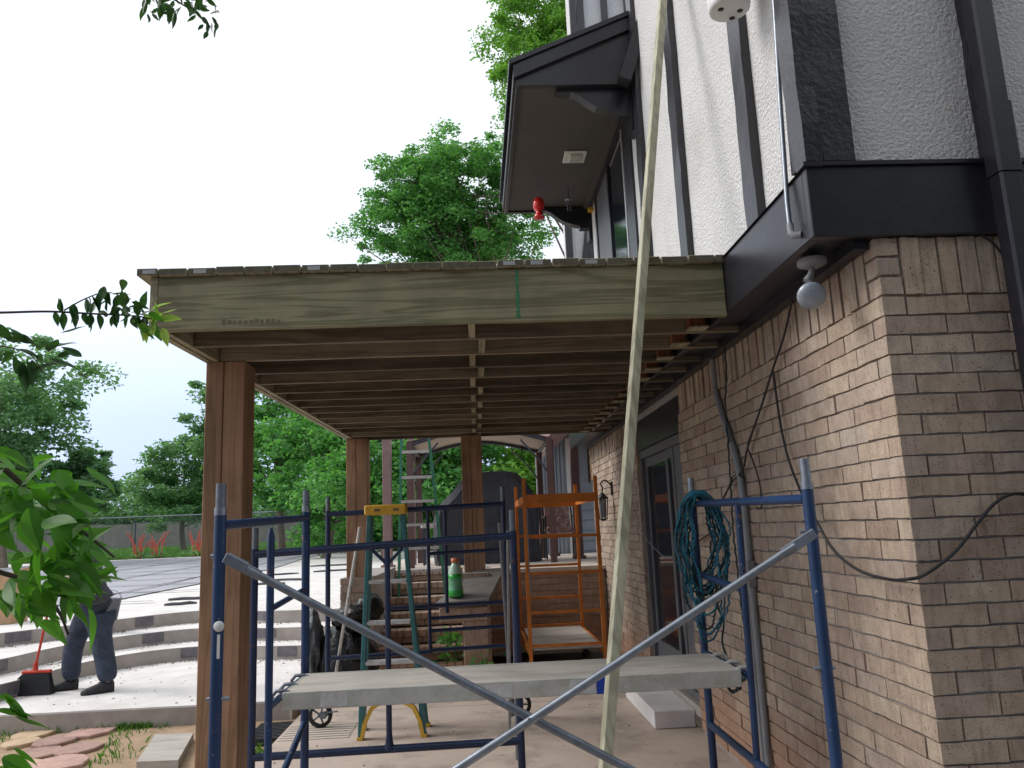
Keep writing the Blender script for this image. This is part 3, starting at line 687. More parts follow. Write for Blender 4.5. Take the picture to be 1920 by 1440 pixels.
for i, wd in enumerate(widths):
    x1 = bx; x0 = bx-wd
    if i == len(widths)-1: x0 = max(x0, -1.712)
    fy = DF-.028+random.uniform(-.006, .008); dz = random.uniform(-.003, .003)
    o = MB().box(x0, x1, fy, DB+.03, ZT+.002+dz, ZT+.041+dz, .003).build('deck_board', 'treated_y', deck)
    o.data.materials.append(M['endgrain'])
    for pg in o.data.polygons:
        if pg.normal.y < -.9: pg.material_index = 1
    if i in (5, 7, 8, 15, 19, 21): MB().box(x0+.03, x0+.095, fy-.0015, fy-.0005, ZT+.010+dz, ZT+.033+dz).build('lumber_tag', 'tag', o)
    bx = x0-.006
# green chalk stripe and lumber stamp on the rim beam
cs = at(968, 500, 'Y', DF).x
for i in range(12): MB().box(cs-.009+random.uniform(-.004, .004), cs+.010+random.uniform(-.003, .003), DF-.0014, DF-.0006, 2.645+i*.0222, 2.662+i*.0222).build('chalk_stripe', 'chalk', deck)
for i in range(11): MB().box(-1.28+i*.028, -1.262+i*.028+random.uniform(-.004, .006), DF-.0014, DF-.0006, 2.650+random.uniform(0, .006), 2.672+random.uniform(-.004, .008)).build('lumber_stamp', 'stamp', deck)
MB().lathe((-1.515, DF-.001, 2.855), [(.008, 0), (.008, .002), (.0001, .0022)], 10, 'Y').build('bolt_hole', 'black', deck)
def post(x0, y0, wd, z0, z1, lab):
    t = thing('timber_post', lab, 'post', 'timber posts carrying the deck')
    MB().box(x0, x0+wd*.455, y0, y0+wd, z0, z1, .004).build('post_half', 'cedar', t)
    MB().box(x0+wd*.46, x0+wd, y0+.004, y0+wd-.003, z0, z1, .004).build('post_half', 'cedar', t)
post(-1.612, 4.79, .232, 0, 2.63, 'thick cedar post at the near corner of the deck, behind the blue scaffold')
post(-1.435, 8.95, .235, 1.10, 2.63, 'cedar post at the far left corner of the deck, on a brick pier')
post(-.145, 9.00, .235, 1.10, 2.63, 'cedar post in the middle of the deck\'s far edge, beside the bottle')

# ------------------------------------------------------------------ near scaffold
TR = .0215
def tube(name, pts, r, m, par, n=10): return MB().tube(pts, r, n).build(name, m, par)
sc = thing('scaffold', 'blue tubular scaffold in front with grey cross braces', 'scaffold')
def end_frame(X, yn, yf, zn, zf, yi, right):
    fr = MB().tube([(X, yn, .0), (X, yn, zn+.035)], TR, 12).build('end_frame', 'blue', sc)
    tube('post', [(X, yf, 0), (X, yf, zf+.03)], TR, 'blue', fr, 12)
    tube('top_rail', [(X, yn+.02, zn), (X, yf-.02, zf)], .019, 'blue', fr)
    for (y, z) in ((yn, zn), (yf, zf)):
        tube('collar', [(X, y, z+.035), (X, y, z+.062)], .0225, 'galv', fr, 12)
        tube('pin', [(X, y, z+.06), (X, y, z+.148)], .0185, 'galv' if right else 'galvd', fr, 12)
    return fr
LX, RX = -.91, 1.23
fl = end_frame(LX, 2.90, 4.34, 1.607, 1.655, 3.6, False)
tube('inner_post', [(LX, 3.61, 0.10), (LX, 3.61, 1.50), (LX, 3.61, 1.56), (LX, 3.61, 1.60)], [.0165, .0165, .0165, .006], 'blue', fl)
tube('diagonal', [(LX, 3.61, 1.25), (LX, 4.33, 1.285)], .014, 'blue', fl)
tube('ledger', [(LX, 3.61, .845), (LX, 4.34, .845)], .0165, 'blue', fl)
tube('diagonal', [(LX, 3.61, .44), (LX, 4.33, .62)], .016, 'blue', fl)
tube('bottom_rail', [(LX, 2.92, .30), (LX, 4.32, .30)], .018, 'blue', fl)
for z in (1.50, 1.02, .62):
    tube('brace_stud', [(LX-.03, 2.9, z-.0), (LX+.045, 2.9, z)], .008, 'galv', fl, 8)
MB().box(LX+.006, LX+.016, 2.877, 2.8785, 1.155, 1.235).build('paint_drip', 'lampwhite', fl)
MB().lathe((LX+.010, 2.878, 1.262), [(.0001, -.003), (.017, -.001), (.019, .002)], 12, 'Y').build('paint_drip', 'lampwhite', fl)
fr = end_frame(RX, 2.90, 4.48, 1.618, 1.65, 3.7, True)
tube('inner_post', [(RX, 3.76, .40), (RX, 3.70, 1.63)], .0165, 'blue', fr)
tube('rung', [(RX, 3.74, 1.23), (RX, 4.47, 1.265)], .0165, 'blue', fr)
tube('ledger', [(RX, 3.76, .845), (RX, 4.48, .845)], .0165, 'blue', fr)
tube('bottom_rail', [(RX, 2.92, .47), (RX, 4.47, .47)], .02, 'blue', fr)
for z in (1.50, 1.02): tube('brace_stud', [(RX-.045, 2.9, z), (RX+.03, 2.9, z)], .008, 'galv', fr, 8)
tube('caster_stub', [(RX, 4.48, .24), (RX+.035, 4.45, .24)], .008, 'galv', fr, 8)
cb = MB().tube([(LX+.03, 2.90, 1.50), (LX+.10, 2.895, 1.462)], .0125, 10).build('cross_brace', 'galvd', sc)
def brace(a, b_, off):
    a, b_ = Vector(a), Vector(b_); d = (b_-a).normalized(); L = (b_-a).length
    o_ = MB().tube([a+d*.09, b_-d*.09], .0145, 12)
    for p_, q_ in ((a, a+d*.14), (b_-d*.14, b_)): o_.obox(p_, q_, .009, .036, (0, 0, 1), .002)
    o_.build('brace_bar', 'galv' if off else 'galvd', cb)
brace((LX+.03, 2.86, 1.495), (RX-.02, 2.86, .335), 0)
brace((RX-.02, 2.825, 1.495), (LX+.03, 2.825, .335), 1)
tube('pivot_bolt', [(.16, 2.81, .915), (.16, 2.88, .915)], .01, 'galv', cb, 8)
# walk board on the near scaffold
pl = thing('scaffold_plank', 'grey plywood scaffold plank hooked across the blue scaffold', 'plank')
PZ = .872; PY0, PY1, PX0, PX1 = 3.76, 4.25, LX+.02, RX-.035
MB().box(PX0+.012, PX1-.012, PY0+.014, PY1-.014, PZ-.014, PZ, .002).build('plywood_top', 'plank', pl)
MB().box(PX0, PX1, PY0, PY0+.012, PZ-.072, PZ+.002, .002).box(PX0, PX1, PY0+.004, PY0+.04, PZ-.074, PZ-.069).build('side_rail', 'plank_rail', pl)
MB().box(PX0, PX1, PY1-.012, PY1, PZ-.072, PZ+.002, .002).build('side_rail', 'plank_rail', pl)
for xx in (PX0, PX1-.008): MB().box(xx, xx+.010, PY0+.013, PY1-.013, PZ-.07, PZ-.001).build('end_rail', 'plank_rail', pl)
for i, yv in enumerate((PY0+.04, PY0+.20, PY1-.06)):
    for s_, X0, m_ in ((-1, LX, 'galvd'), (1, RX, 'plank_rail')):
        pts = [(X0-s_*.06, yv, PZ-.012), (X0-s_*.02, yv, PZ+.004), (X0+s_*.015, yv, PZ+.004), (X0+s_*.034, yv, PZ-.018), (X0+s_*.03, yv, PZ-.045)]
        MB().tube(pts, .009 if s_ < 0 else .011, 8).build('hook', m_, pl)
tx = at(1128, 1280, 'Y', PY0).x
MB().box(tx-.024, tx+.024, PY0-.0015, PY0-.0005, PZ-.072, PZ-.002).build('tape', 'tape', pl)
for xx in (.02, .40, -.72): MB().box(xx, xx+.12, PY0-.0014, PY0-.0006, PZ-.066, PZ-.006).build('patch', 'alu', pl)
# long batten leaning on the deck edge
def lean(z): return Vector((.372+.1875*z, 3.25+.2373*z-.03, z))
o = MB().obox(lean(0), lean(5.2), .048, .044, (-1, -.22, 0), .003).build('timber_batten', 'treated_z')
tag(o, 'long pale green batten leaning from the patio over the deck edge', 'batten')

# ------------------------------------------------------------------ second scaffold tower on casters
t2 = thing('scaffold', 'dark blue rolling scaffold tower under the deck, around the stepladder', 'scaffold')
def frame(Y, xl, xr, zl, zr, zb, name='frame'):
    f_ = MB().tube([(xl, Y, .17), (xl, Y, zl+.03)], TR, 12).build('end_frame', 'navy', t2)
    tube('post', [(xr, Y, .17), (xr, Y, zr+.03)], TR, 'navy', f_, 12)
    tube('top_rail', [(xl, Y, zl), (xr, Y, zr)], .0235, 'navy', f_)
    for x_, z_ in ((xl, zl), (xr, zr)): tube('pin', [(x_, Y, z_+.03), (x_, Y, z_+.15)], .0185, 'galvd', f_)
    return f_
f1 = frame(4.70, -1.275, .212, 1.468, 1.512, .36)
tube('bottom_rail', [(-1.275, 4.70, .375), (.212, 4.70, .385)], .0215, 'navy', f1)
tube('inner_post', [(-.52, 4.70, .38), (-.52, 4.70, 1.48)], .0165, 'navy', f1)
tube('inner_post_foot', [(-.52, 4.70, .38), (-.52, 4.70, .42), (-.52, 4.70, .46)], [.03, .021, .0165], 'navy', f1)
tube('knee', [(-.52, 4.70, 1.38), (-.43, 4.70, 1.47)], .010, 'navy', f1)
tube('knee', [(-.52, 4.70, 1.38), (-.61, 4.70, 1.47)], .010, 'navy', f1)
f2 = frame(7.0, -1.28, .24, 1.74, 1.77, .5)
for x_ in (-.42, -.27): tube('inner_post', [(x_, 7.0, .55 if x_ < -.3 else .87), (x_, 7.0, 1.74)], .0155, 'navy', f2)
for z_, a_ in ((1.37, -.42), (.83, -.42), (.73, -.42), (.57, -.42), (.93, -.75)): tube('rung', [(a_, 7.0, z_), (.24, 7.0, z_+.01)], .0165, 'navy', f2)
tube('rung', [(-1.28, 7.0, .545), (-.42, 7.0, .56)], .019, 'navy', f2)
tube('rung', [(-1.28, 7.0, 1.45), (-.96, 7.0, 1.46)], .016, 'navy', f2)
for i, (xa, ya, xb, yb) in enumerate(((.19, 4.85, .20, 6.2), (.15, 5.2, .235, 6.6), (.225, 5.0, .215, 5.4))):
    tube('folded_brace', [(xb, yb, .10), (xa, ya, 1.55+.05*i)], .0105, 'galv' if i != 1 else 'galvd', t2, 8)
for (x_, y_) in ((-1.28, 4.70), (.212, 4.70), (-1.28, 7.0), (.24, 7.0)):
    dx = -.06 if x_ < 0 else .075
    c_ = MB().tube([(x_, y_, .10), (x_, y_, .20)], .012, 8).obox((x_+dx*.2, y_-.02, .10), (x_+dx, y_-.02, .095), .006, .05).obox((x_+dx*.2, y_+.02, .10), (x_+dx, y_+.02, .095), .006, .05).build('caster', 'galvd', t2)
    tor = []
    MB().lathe((x_+dx, y_, .10), [(.070, -.018), (.094, -.018), (.100, -.008), (.100, .008), (.094, .018), (.070, .018), (.070, -.018)], 24, 'Y').build('tyre', 'black', c_)
    rim = MB().lathe((x_+dx, y_, .10), [(.0001, -.012), (.02, -.012), (.02, .012), (.0001, .012)], 12, 'Y')
    for q in range(5):
        a = q*2*math.pi/5; rim.obox((x_+dx, y_, .10), (x_+dx+.072*math.cos(a), y_, .10+.072*math.sin(a)), .012, .016, (0, 1, 0))
    rim.build('rim', 'grey', c_)
    tube('brake_lever', [(x_, y_-.02, .12), (x_+.09, y_-.03, .13)], .006, 'galvd', c_, 6)
# teal stepladder with yellow cap, folded and leaning on the tower
ld = thing('stepladder', 'teal fibreglass stepladder with yellow top cap and yellow foot braces', 'ladder')
def lr(x0, x1, y0, y1, z1, w_, d_, name, m_='teal'):
    return MB().obox((x0, y0, 0.0), (x1, y1, z1), w_, d_, (0, 1, 0), .003).build(name, m_, ld)
lr(-.945, -.905, 6.54, 6.88, 1.74, .035, .075, 'front_rail'); lr(-.455, -.625, 6.54, 6.88, 1.74, .035, .075, 'front_rail')
lr(-.965, -.895, 6.86, 6.95, 1.70, .03, .05, 'rear_rail'); lr(-.45, -.64, 6.86, 6.95, 1.70, .03, .05, 'rear_rail')
MB().box(-.945, -.59, 6.82, 6.99, 1.715, 1.80, .012).build('top_cap', 'yellow', ld)
for x_ in (-.86, -.70): MB().box(x_, x_+.05, 6.8185, 6.8195, 1.745, 1.765).build('cap_mark', 'bark', ld)
for k_, z in enumerate((.28, .56, .86, 1.18, 1.46)):
    u = z/1.74; xa = -.945+.04*u; xb = -.455-.17*u; y_ = 6.54+.34*u
    MB().box(xa+.018, xb-.018, y_-.04, y_+.075, z-.028, z, .004).build('tread', 'alu', ld)
for s_, xf, xt in ((1, -.93, -.76), (-1, -.465, -.66)):
    pts = [(xf, 6.53, .02), (xf+.02*s_, 6.54, .12), (xf+.07*s_, 6.555, .22), (xt, 6.57, .285)]
    bb = MB()
    for a, c_ in zip(pts[:-1], pts[1:]): bb.obox(a, c_, .03, .05, (0, 1, 0))
    bb.build('foot_brace', 'yellow', ld)
for (x_, y_) in ((-.945, 6.54), (-.455, 6.54), (-.965, 6.86), (-.45, 6.86)): MB().box(x_-.022, x_+.022, y_-.04, y_+.045, 0, .025).build('foot', 'yellow', ld)
# aluminium pole leaning on the ladder
tag(MB().tube([(-1.31, 7.18, .0), (-.975, 6.78, 1.62)], .0135, 10).build('pole', 'alu'), 'thin aluminium pole leaning against the teal stepladder', 'pole')
# tall green ladder on the stairs
gl = thing('stepladder', 'tall green ladder with aluminium rungs standing on the brick stairs', 'ladder')
MB().obox((-1.02, 10.5, .76), (-.93, 10.35, 3.2), .035, .06, (0, 1, 0)).build('rail', 'green', gl); MB().obox((-.42, 10.5, .76), (-.62, 10.35, 3.2), .035, .06, (0, 1, 0)).build('rail', 'green', gl)
for z in (1.08, 1.36, 1.66, 1.96, 2.27, 2.60, 2.9):
    u = (z-.76)/2.44; MB().box(-1.0+.085*u, -.44-.19*u, 10.43-.15*u, 10.50-.15*u, z-.02, z+.012).build('rung', 'alu', gl)
# orange rolling scaffold
og = thing('scaffold', 'orange narrow rolling scaffold with a plywood deck by the retaining wall', 'scaffold')
for (Y, xl, xr, zb, zt) in ((8.15, .50, 1.24, .17, 2.06), (9.82, .50, 1.24, .17, 2.06)):
    f_ = MB().box(xl-.018, xl+.018, Y-.018, Y+.018, zb, zt).build('ladder_frame', 'orange', og)
    MB().box(xr-.018, xr+.018, Y-.018, Y+.018, zb, zt).build('post', 'orange', f_)
    for z in (.40, .72, 1.10, 1.46): MB().box(xl+.018, xr-.018, Y-.014, Y+.014, z-.014, z+.014).build('rung', 'orange', f_)
    for x_ in (xl, xr):
        c_ = MB().tube([(x_, Y, .1), (x_, Y, .19)], .01, 8).build('caster', 'galv', og)
        MB().lathe((x_+.02, Y, .055), [(.0001, -.014), (.05, -.014), (.055, 0), (.05, .014), (.0001, .014)], 16, 'Y').build('wheel', 'black', c_)
for x_ in (.50, 1.24):
    MB().box(x_-.012, x_+.012, 8.168, 9.80, 1.81, 1.88).build('side_rail', 'orange', og)
    MB().box(x_-.015, x_+.015, 8.168, 9.80, .30, .36).build('side_rail', 'orange', og)
for Y in (8.15, 9.82): MB().box(.518, 1.222, Y-.014, Y+.014, 1.80, 1.89).build('end_rail', 'orange', og)
MB().box(.53, 1.21, 8.13, 9.84, .362, .378).build('deck_board', 'plank', og)
MB().box(.515, .525, 8.125, 8.133, .9, 1.75).build('lock_pin', 'galv', og)

# ------------------------------------------------------------------ upper patio: gazebo, grill, seat
gz = thing('gazebo', 'arched metal gazebo with a beige canopy on the upper patio', 'gazebo')
GX0, GX1, GY0, GY1, GZ = -.95, 1.12, 11.75, 13.6, 2.84
for (x_, y_) in ((GX0, GY0), (GX1, GY0), (GX0, GY1), (GX1, GY1)):
    MB().box(x_-.045, x_+.045, y_-.045, y_+.045, 1.05, GZ+.05).build('post', 'maroon', gz)
    s_ = 1 if x_ < 0 else -1
    MB().tube([(x_, y_, 2.32), (x_+s_*.12, y_, 2.5), (x_+s_*.26, y_, 2.68), (x_+s_*.42, y_, 2.86)], .014, 8).build('corner_brace', 'slate', gz)
def arch(y, n=18, drop=0): return [(GX0+(GX1-GX0)*i/n, y, GZ+drop+.20*math.sin(math.pi*i/n)) for i in range(n+1)]
for y_ in (GY0, GY1): MB().tube(arch(y_), .032, 10).build('arch', 'slate', gz)
for x_ in (GX0, GX1): MB().tube([(x_, GY0, GZ), (x_, GY1, GZ)], .03, 8).build('eave_tube', 'slate', gz)
b = MB(); b.ribbon([(p_[0], p_[1]-.06, p_[2]+.04) for p_ in arch(GY0)], [(p_[0], p_[1]+.06, p_[2]+.04) for p_ in arch(GY1)]); b.build('canopy', 'canopy', gz)
def valance(y=None, x=None):
    n = 40; lo, hi = [], []
    for i in range(n+1):
        u = i/n; sc_ = .10+.07*abs(math.sin(u*math.pi*6))
        if y is not None: q = Vector((GX0+(GX1-GX0)*u, y, GZ+.04+.20*math.sin(math.pi*u)))
        else: q = Vector((x, GY0+(GY1-GY0)*u, GZ+.03))
        hi.append(q); lo.append(q-Vector((0, 0, sc_)))
    return MB().ribbon(lo, hi).build('valance', 'canopy', gz)
valance(x=GX0-.05); valance(x=GX1+.05)
for i in range(6): MB().tube([(GX1-.30+.012*math.sin(i*2), GY1-.04, GZ+.15-.03*i), (GX1-.29, GY1-.04, GZ+.13-.03*i)], .016, 6).build('string_light', 'black', gz)
tag(MB().box(-1.385, -1.255, 12.0, 12.13, 1.05, 3.25, .005).box(-1.42, -1.22, 11.97, 12.16, 1.052, 1.10).build('porch_post', 'mauve'), 'pale mauve porch post standing alone left of the green ladder', 'post')
tag(MB().box(-1.06, -.97, 12.9, 12.99, 1.05, 3.2).build('porch_post', 'mauve'), 'slim mauve porch post seen behind the rungs of the green ladder', 'post')
# covered grill
gr = thing('covered_grill', 'large barbecue under a charcoal fabric cover on the upper patio', 'grill')
prof = [(-.66, 1.06), (-.68, 1.35), (-.66, 1.72), (-.60, 1.93), (-.50, 2.02), (-.36, 2.16), (-.22, 2.33), (-.08, 2.42), (.20, 2.46), (.50, 2.46), (.66, 2.42), (.80, 2.28), (.90, 2.14), (.97, 2.02), (1.0, 1.86), (.98, 1.5), (1.0, 1.06)]
b = MB(); nd = 7; rows = []
for j in range(nd):
    y_ = 12.15+.75*j/(nd-1); k_ = 1-.10*abs(2*j/(nd-1)-1)**2
    rows.append([(px*(.97+.03*math.sin(i*1.3+j)) if 0 else .16+(px-.16)*(k_+.012*math.sin(i*2.1+j*1.7)), y_+.02*math.sin(i*1.7), 1.06+(pz-1.06)*(k_ if pz > 1.3 else 1)) for i, (px, pz) in enumerate(prof)])
for j in range(nd-1): b.ribbon(rows[j], rows[j+1])
b.addm(rows[0], [tuple(range(len(prof)))]); b.addm(rows[-1], [tuple(reversed(range(len(prof))))])
b.build('cover', 'fabric', gr)
for i in range(4): MB().tube([(-.60+i*.47, 12.13, 1.10), (-.58+i*.47, 12.14, 1.6), (-.52+i*.43, 12.15, 1.95)], .008, 6).build('cover_seam', 'fabric', gr)
for x_ in (-.55, .88): MB().lathe((x_, 12.3, 1.09), [(.0001, -.02), (.04, -.02), (.04, .02), (.0001, .02)], 12, 'Y').build('wheel', 'black', gr)
ch = thing('patio_chair', 'dark metal patio chair with a striped cushion beside the covered grill', 'chair')
cx, cy_ = 1.17, 12.9
MB().box(cx-.03, cx+.42, cy_, cy_+.5, 1.46, 1.56, .03).build('seat_cushion', 'cushion', ch)
MB().prism([(cy_+.42, 1.56), (cy_+.52, 1.56), (cy_+.66, 2.05), (cy_+.56, 2.06)], cx-.02, cx+.40, 'X').build('back_cushion', 'cushion', ch)
for x_ in (cx-.05, cx+.44):
    MB().tube([(x_, cy_+.02, 1.05), (x_, cy_+.02, 1.70), (x_, cy_+.1, 1.74), (x_, cy_+.5, 1.72)], .015, 8).build('arm', 'black', ch)
    MB().tube([(x_, cy_+.5, 1.05), (x_, cy_+.5, 1.5), (x_, cy_+.68, 2.1)], .015, 8).build('back_leg', 'black', ch)
t = thing('side_table', 'small glass topped side table behind the green ladder', 'table')
MB().box(-.86, -.32, 12.5, 12.95, 1.62, 1.66, .01).build('table_top', 'alu', t)
for x_, y_ in ((-.82, 12.54), (-.36, 12.54), (-.82, 12.9), (-.36, 12.9)): MB().box(x_-.015, x_+.015, y_-.015, y_+.015, 1.05, 1.62).build('leg', 'slate', t)

# ------------------------------------------------------------------ lamps, wires and small things on the house
fl_ = thing('flood_lamp', 'grey flood lamp bulb hanging under the dark corner of the house', 'lamp')
c = at(1521, 553, 'Y', 3.14)
MB().lathe((1.485, 3.20, 2.622), [(.062, .022), (.062, 0), (.03, -.014), (.0001, -.014)], 20).build('base_plate', 'conduit', fl_)
MB().tube([(1.485, 3.20, 2.61), (1.47, 3.19, 2.575), (c.x+.012, c.y+.05, c.z+.075)], [.012, .014, .02], 10).build('swivel_neck', 'conduit', fl_)
ax = Vector((-.25, -.78, -.50)).normalized(); q = ax.to_track_quat('Z', 'Y'); prof = [(.012, -.115), (.020, -.095), (.030, -.07), (.045, -.035), (.057, 0), (.0595, .012), (.052, .026), (.03, .034), (.0001, .037)]
b = MB().lathe((0, 0, 0), prof, 24); b.v = [tuple(Vector(c)+q @ Vector(v)) for v in b.v]; b.build('bulb', 'bulb', fl_)
cl = thing('wall_lamp', 'white cylindrical lamp housing with holes in its base, high on the stucco', 'lamp')
c = at(1368, 20, 'X', 1.27)
r0 = .093
MB().lathe((c.x, c.y, c.z), [(.0001, 0), (r0-.006, 0), (r0, .004), (r0+.004, .02), (r0+.014, .22), (.0001, .23)], 32).build('housing', 'lampwhite', cl)
for (dx, dy) in ((-.045, -.01), (.03, .055), (.05, -.0)): MB().lathe((c.x+dx, c.y+dy, c.z-.0025), [(.0001, 0), (.014, 0), (.015, .003)], 8).build('vent_hole', 'black', cl)
MB().tube([(c.x+.09, c.y, c.z+.16), (SX+.0, c.y, c.z+.16)], .03, 12).build('arm', 'lampwhite', cl)
t = tag(MB().tube([at(1447, -60, 'X', 1.395), at(1453, 20, 'X', 1.39), at(1463, 190, 'X', 1.38), at(1476, 380, 'X', 1.35), at(1481, 425, 'X', 1.345)], .0105, 10).build('conduit', 'galv'), 'bright steel conduit running up beside the stucco corner', 'conduit')
MB().tube([at(1481, 420, 'X', 1.345), at(1483, 436, 'X', 1.343), at(1490, 442, 'X', 1.352), at(1502, 440, 'X', 1.374)], .0145, 10).build('elbow', 'conduit', t)
# grey conduit down the brick wall
t = thing('conduit', 'grey plastic conduit running down the brick wall behind the right scaffold frame', 'conduit')
X_ = WX-.024
MB().tube([(X_, 5.10, 2.66), (X_, 5.09, 2.38), (X_, 5.02, 2.25), (X_, 4.83, 1.98), (X_, 4.76, 1.80), (X_, 4.735, 1.55), (X_, 4.735, 1.30)], .021, 12).build('upper_pipe', 'conduit', t)
MB().box(WX-.055, WX-.003, 4.70, 4.775, 1.16, 1.31, .006).build('junction_box', 'conduit', t)
MB().tube([(X_, 4.735, 1.15), (X_, 4.735, .0)], .0195, 12).build('lower_pipe', 'conduit', t)
MB().tube([(X_, 4.80, 1.15), (X_-.005, 4.795, .6), (X_, 4.80, .0)], .0155, 12).build('lower_pipe', 'conduit', t)
MB().tube([(X_, 4.735, 1.165), (X_, 4.735, 1.12)], .026, 12).build('coupling', 'conduit', t)
MB().box(WX-.030, WX-.002, 4.82, 4.86, 1.19, 1.29, .004).build('cover_plate', 'lampwhite', t)
def wire(pix, plane, r_, name, lab, cat, m_='cable', n=7):
    P = [at(a[0], a[1], a[2] if len(a) > 2 else plane[0], a[3] if len(a) > 2 else plane[1]) for a in pix]
    Q = catmull(P, 14 if 'twisted' in name or 'rope' in name else 6)
    if 'twisted' in name or 'rope' in name: Q = [q+Vector((0, .008*math.sin(i*1.05), .006*math.cos(i*1.3))) for i, q in enumerate(Q)]
    return tag(MB().tube(Q, r_, n).build(name, m_), lab, cat)
W = ('X', WX-.035)
wire([(1486, 560), (1470, 630), (1448, 695), (1428, 760), (1402, 838), (1393, 880), (1372, 905), (1352, 945), (1340, 990), (1310, 1015)], W, .006, 'cable', 'black cable hanging from the dark skirt down the brick wall to the rope coil', 'cable')
wire([(1449, 694), (1427, 765), (1408, 815), (1402, 838), (1412, 865), (1424, 905), (1428, 950), (1418, 952)], W, .0045, 'cable', 'thin black cable looped around the grey conduit', 'cable')
wire([(1449, 694), (1455, 740), (1464, 800), (1478, 860), (1500, 918, 'X', WX-.06), (1530, 975, 'X', WX-.10), (1562, 1030, 'X', WX-.10), (1610, 1069, 'X', WX-.08), (1665, 1086, 'X', WX-.05), (1700, 1086, 'Y', CY-.05), (1735, 1077, 'Y', CY-.04), (1790, 1035, 'Y', CY-.03), (1830, 985, 'Y', CY-.025), (1865, 944, 'Y', CY-.025), (1900, 926, 'Y', CY-.025), (1940, 930, 'Y', CY-.025)], W, .0065, 'cable', 'black cable sagging across the brick corner of the house', 'cable')
wire([(1838, 440), (1858, 452), (1880, 478), (1896, 515), (1903, 560), (1906, 640)], ('Y', CY-.02), .006, 'cable', 'short black cable curving under the dark skirt beside the downspout', 'cable')
wire([(1360, 930), (1375, 893), (1392, 895), (1397, 905)], W, .004, 'cable', 'small loop of black wire beside the conduit bend', 'cable')
wire([(1358, 640), (1362, 700), (1360, 760), (1365, 830), (1369, 890), (1372, 950), (1376, 1010), (1382, 1060), (1388, 1120), (1396, 1180), (1401, 1225), (1399, 1240)], ('X', WX-.05), .0055, 'twisted_wire', 'dark twisted wire dangling beside the grey conduit', 'wire', 'ropedk')
wire([(1130, 822), (1146, 865), (1165, 920), (1185, 965), (1210, 1008), (1240, 1040), (1254, 1048)], ('X', WX-.03), .004, 'cable', 'thin wire strung past the lantern to the glass door', 'cable', 'galv')
# coil of teal rope over the scaffold post
t = thing('rope_coil', 'coil of teal rope hung over the rear right scaffold post', 'rope')
rc = Vector((RX, 4.44, 1.66))
random.seed(21)
for i in range(18):
    wl, wr = random.uniform(.04, .13), random.uniform(.07, .16); dp = random.uniform(.42, .60) if i < 13 else random.uniform(.60, .78)
    oy = random.uniform(-.05, .03); ph = random.uniform(0, 6)
    pts = []
    for s_ in range(97):
        a = 2*math.pi*s_/96
        sx_ = math.sin(a); zz = (1-math.cos(a))/2
        x_ = (wr if sx_ > 0 else wl)*sx_*(1.15-.3*zz) + .008*math.sin(7*a+ph) + .0045*math.sin(46*a+ph)
        pts.append(rc+Vector((x_-.01, oy-.06+.015*math.sin(5*a+ph), .03-dp*zz)))
    MB().tube(pts, .0052, 6, False).build('rope_loop', 'rope' if i % 3 else 'ropedk', t)
MB().tube([rc+Vector((-.07, -.06, .0)), rc+Vector((-.03, -.075, .045)), rc+Vector((.03, -.075, .045)), rc+Vector((.08, -.06, 0))], .02, 10).build('rope_bundle', 'rope', t)
MB().tube(catmull([rc+Vector(q) for q in ((.07, -.06, -.4), (.06, -.07, -.55), (.09, -.06, -.65), (.07, -.07, -.75), (.10, -.05, -.85))], 5), .006, 6).build('rope_tail', 'ropedk', t)
wire([(1362, 1272), (1366, 1290), (1375, 1297), (1386, 1290), (1390, 1278), (1396, 1270)], ('X', 1.2), .006, 'rope_end', 'short loop of dark cord hanging below the plank end', 'rope', 'ropedk')
# lantern on the far brick wall
t = thing('wall_lantern', 'small black iron wall lantern on the far brick wall', 'lantern')
ly, lx = 9.43, WX-.13
MB().box(WX-.02, WX+.0, ly-.035, ly+.035, 1.90, 2.06).build('back_plate', 'black', t)
MB().tube(catmull([(WX-.02, ly, 2.02), (WX-.08, ly, 2.08), (WX-.14, ly, 2.05), (WX-.12, ly, 1.99), (lx, ly, 1.95)], 4), .009, 8).build('scroll_arm', 'black', t)
MB().lathe((lx, ly, 1.86), [(.001, .09), (.03, .06), (.075, .01), (.075, 0)], 6).build('roof', 'black', t)
for a in range(6): MB().tube([(lx+.06*math.cos(a*math.pi/3), ly+.06*math.sin(a*math.pi/3), 1.86), (lx+.045*math.cos(a*math.pi/3), ly+.045*math.sin(a*math.pi/3), 1.63)], .006, 6).build('frame_bar', 'black', t)
MB().lathe((lx, ly, 1.63), [(.04, .225), (.034, .01)], 6).build('glass', 'bulb', t); MB().lathe((lx, ly, 1.60), [(.001, 0), (.05, .02), (.05, .03), (.001, .03)], 6).build('base', 'black', t)
# things below the awning
t = thing('ceiling_vent', 'cream square vent fitting on the awning ceiling', 'vent')
MB().box(.97, 1.19, 7.06, 7.30, AZ-.022, AZ-.001, .008).build('plate', 'lampwhite', t); MB().box(1.02, 1.15, 7.09, 7.25, AZ-.045, AZ-.023, .01).build('grille', 'lampwhite', t)
for i in range(4): MB().box(1.03, 1.14, 7.095+i*.04, 7.105+i*.04, AZ-.047, AZ-.0455).build('slot', 'grey', t)
t = thing('bird_feeder', 'red hourglass bird feeder hanging from the awning ceiling', 'feeder')
f_ = at(1010, 383, 'Y', 7.75)
MB().tube([(f_.x, f_.y, AZ), (f_.x, f_.y, f_.z+.06)], .004, 6).build('hanger', 'galv', t)
MB().lathe((f_.x, f_.y, f_.z-.17), [(.001, .26), (.02, .25), (.05, .22), (.062, .17), (.055, .12), (.03, .085), (.04, .06), (.06, .03), (.055, .01), (.001, 0)], 20).build('bottle', 'red', t)
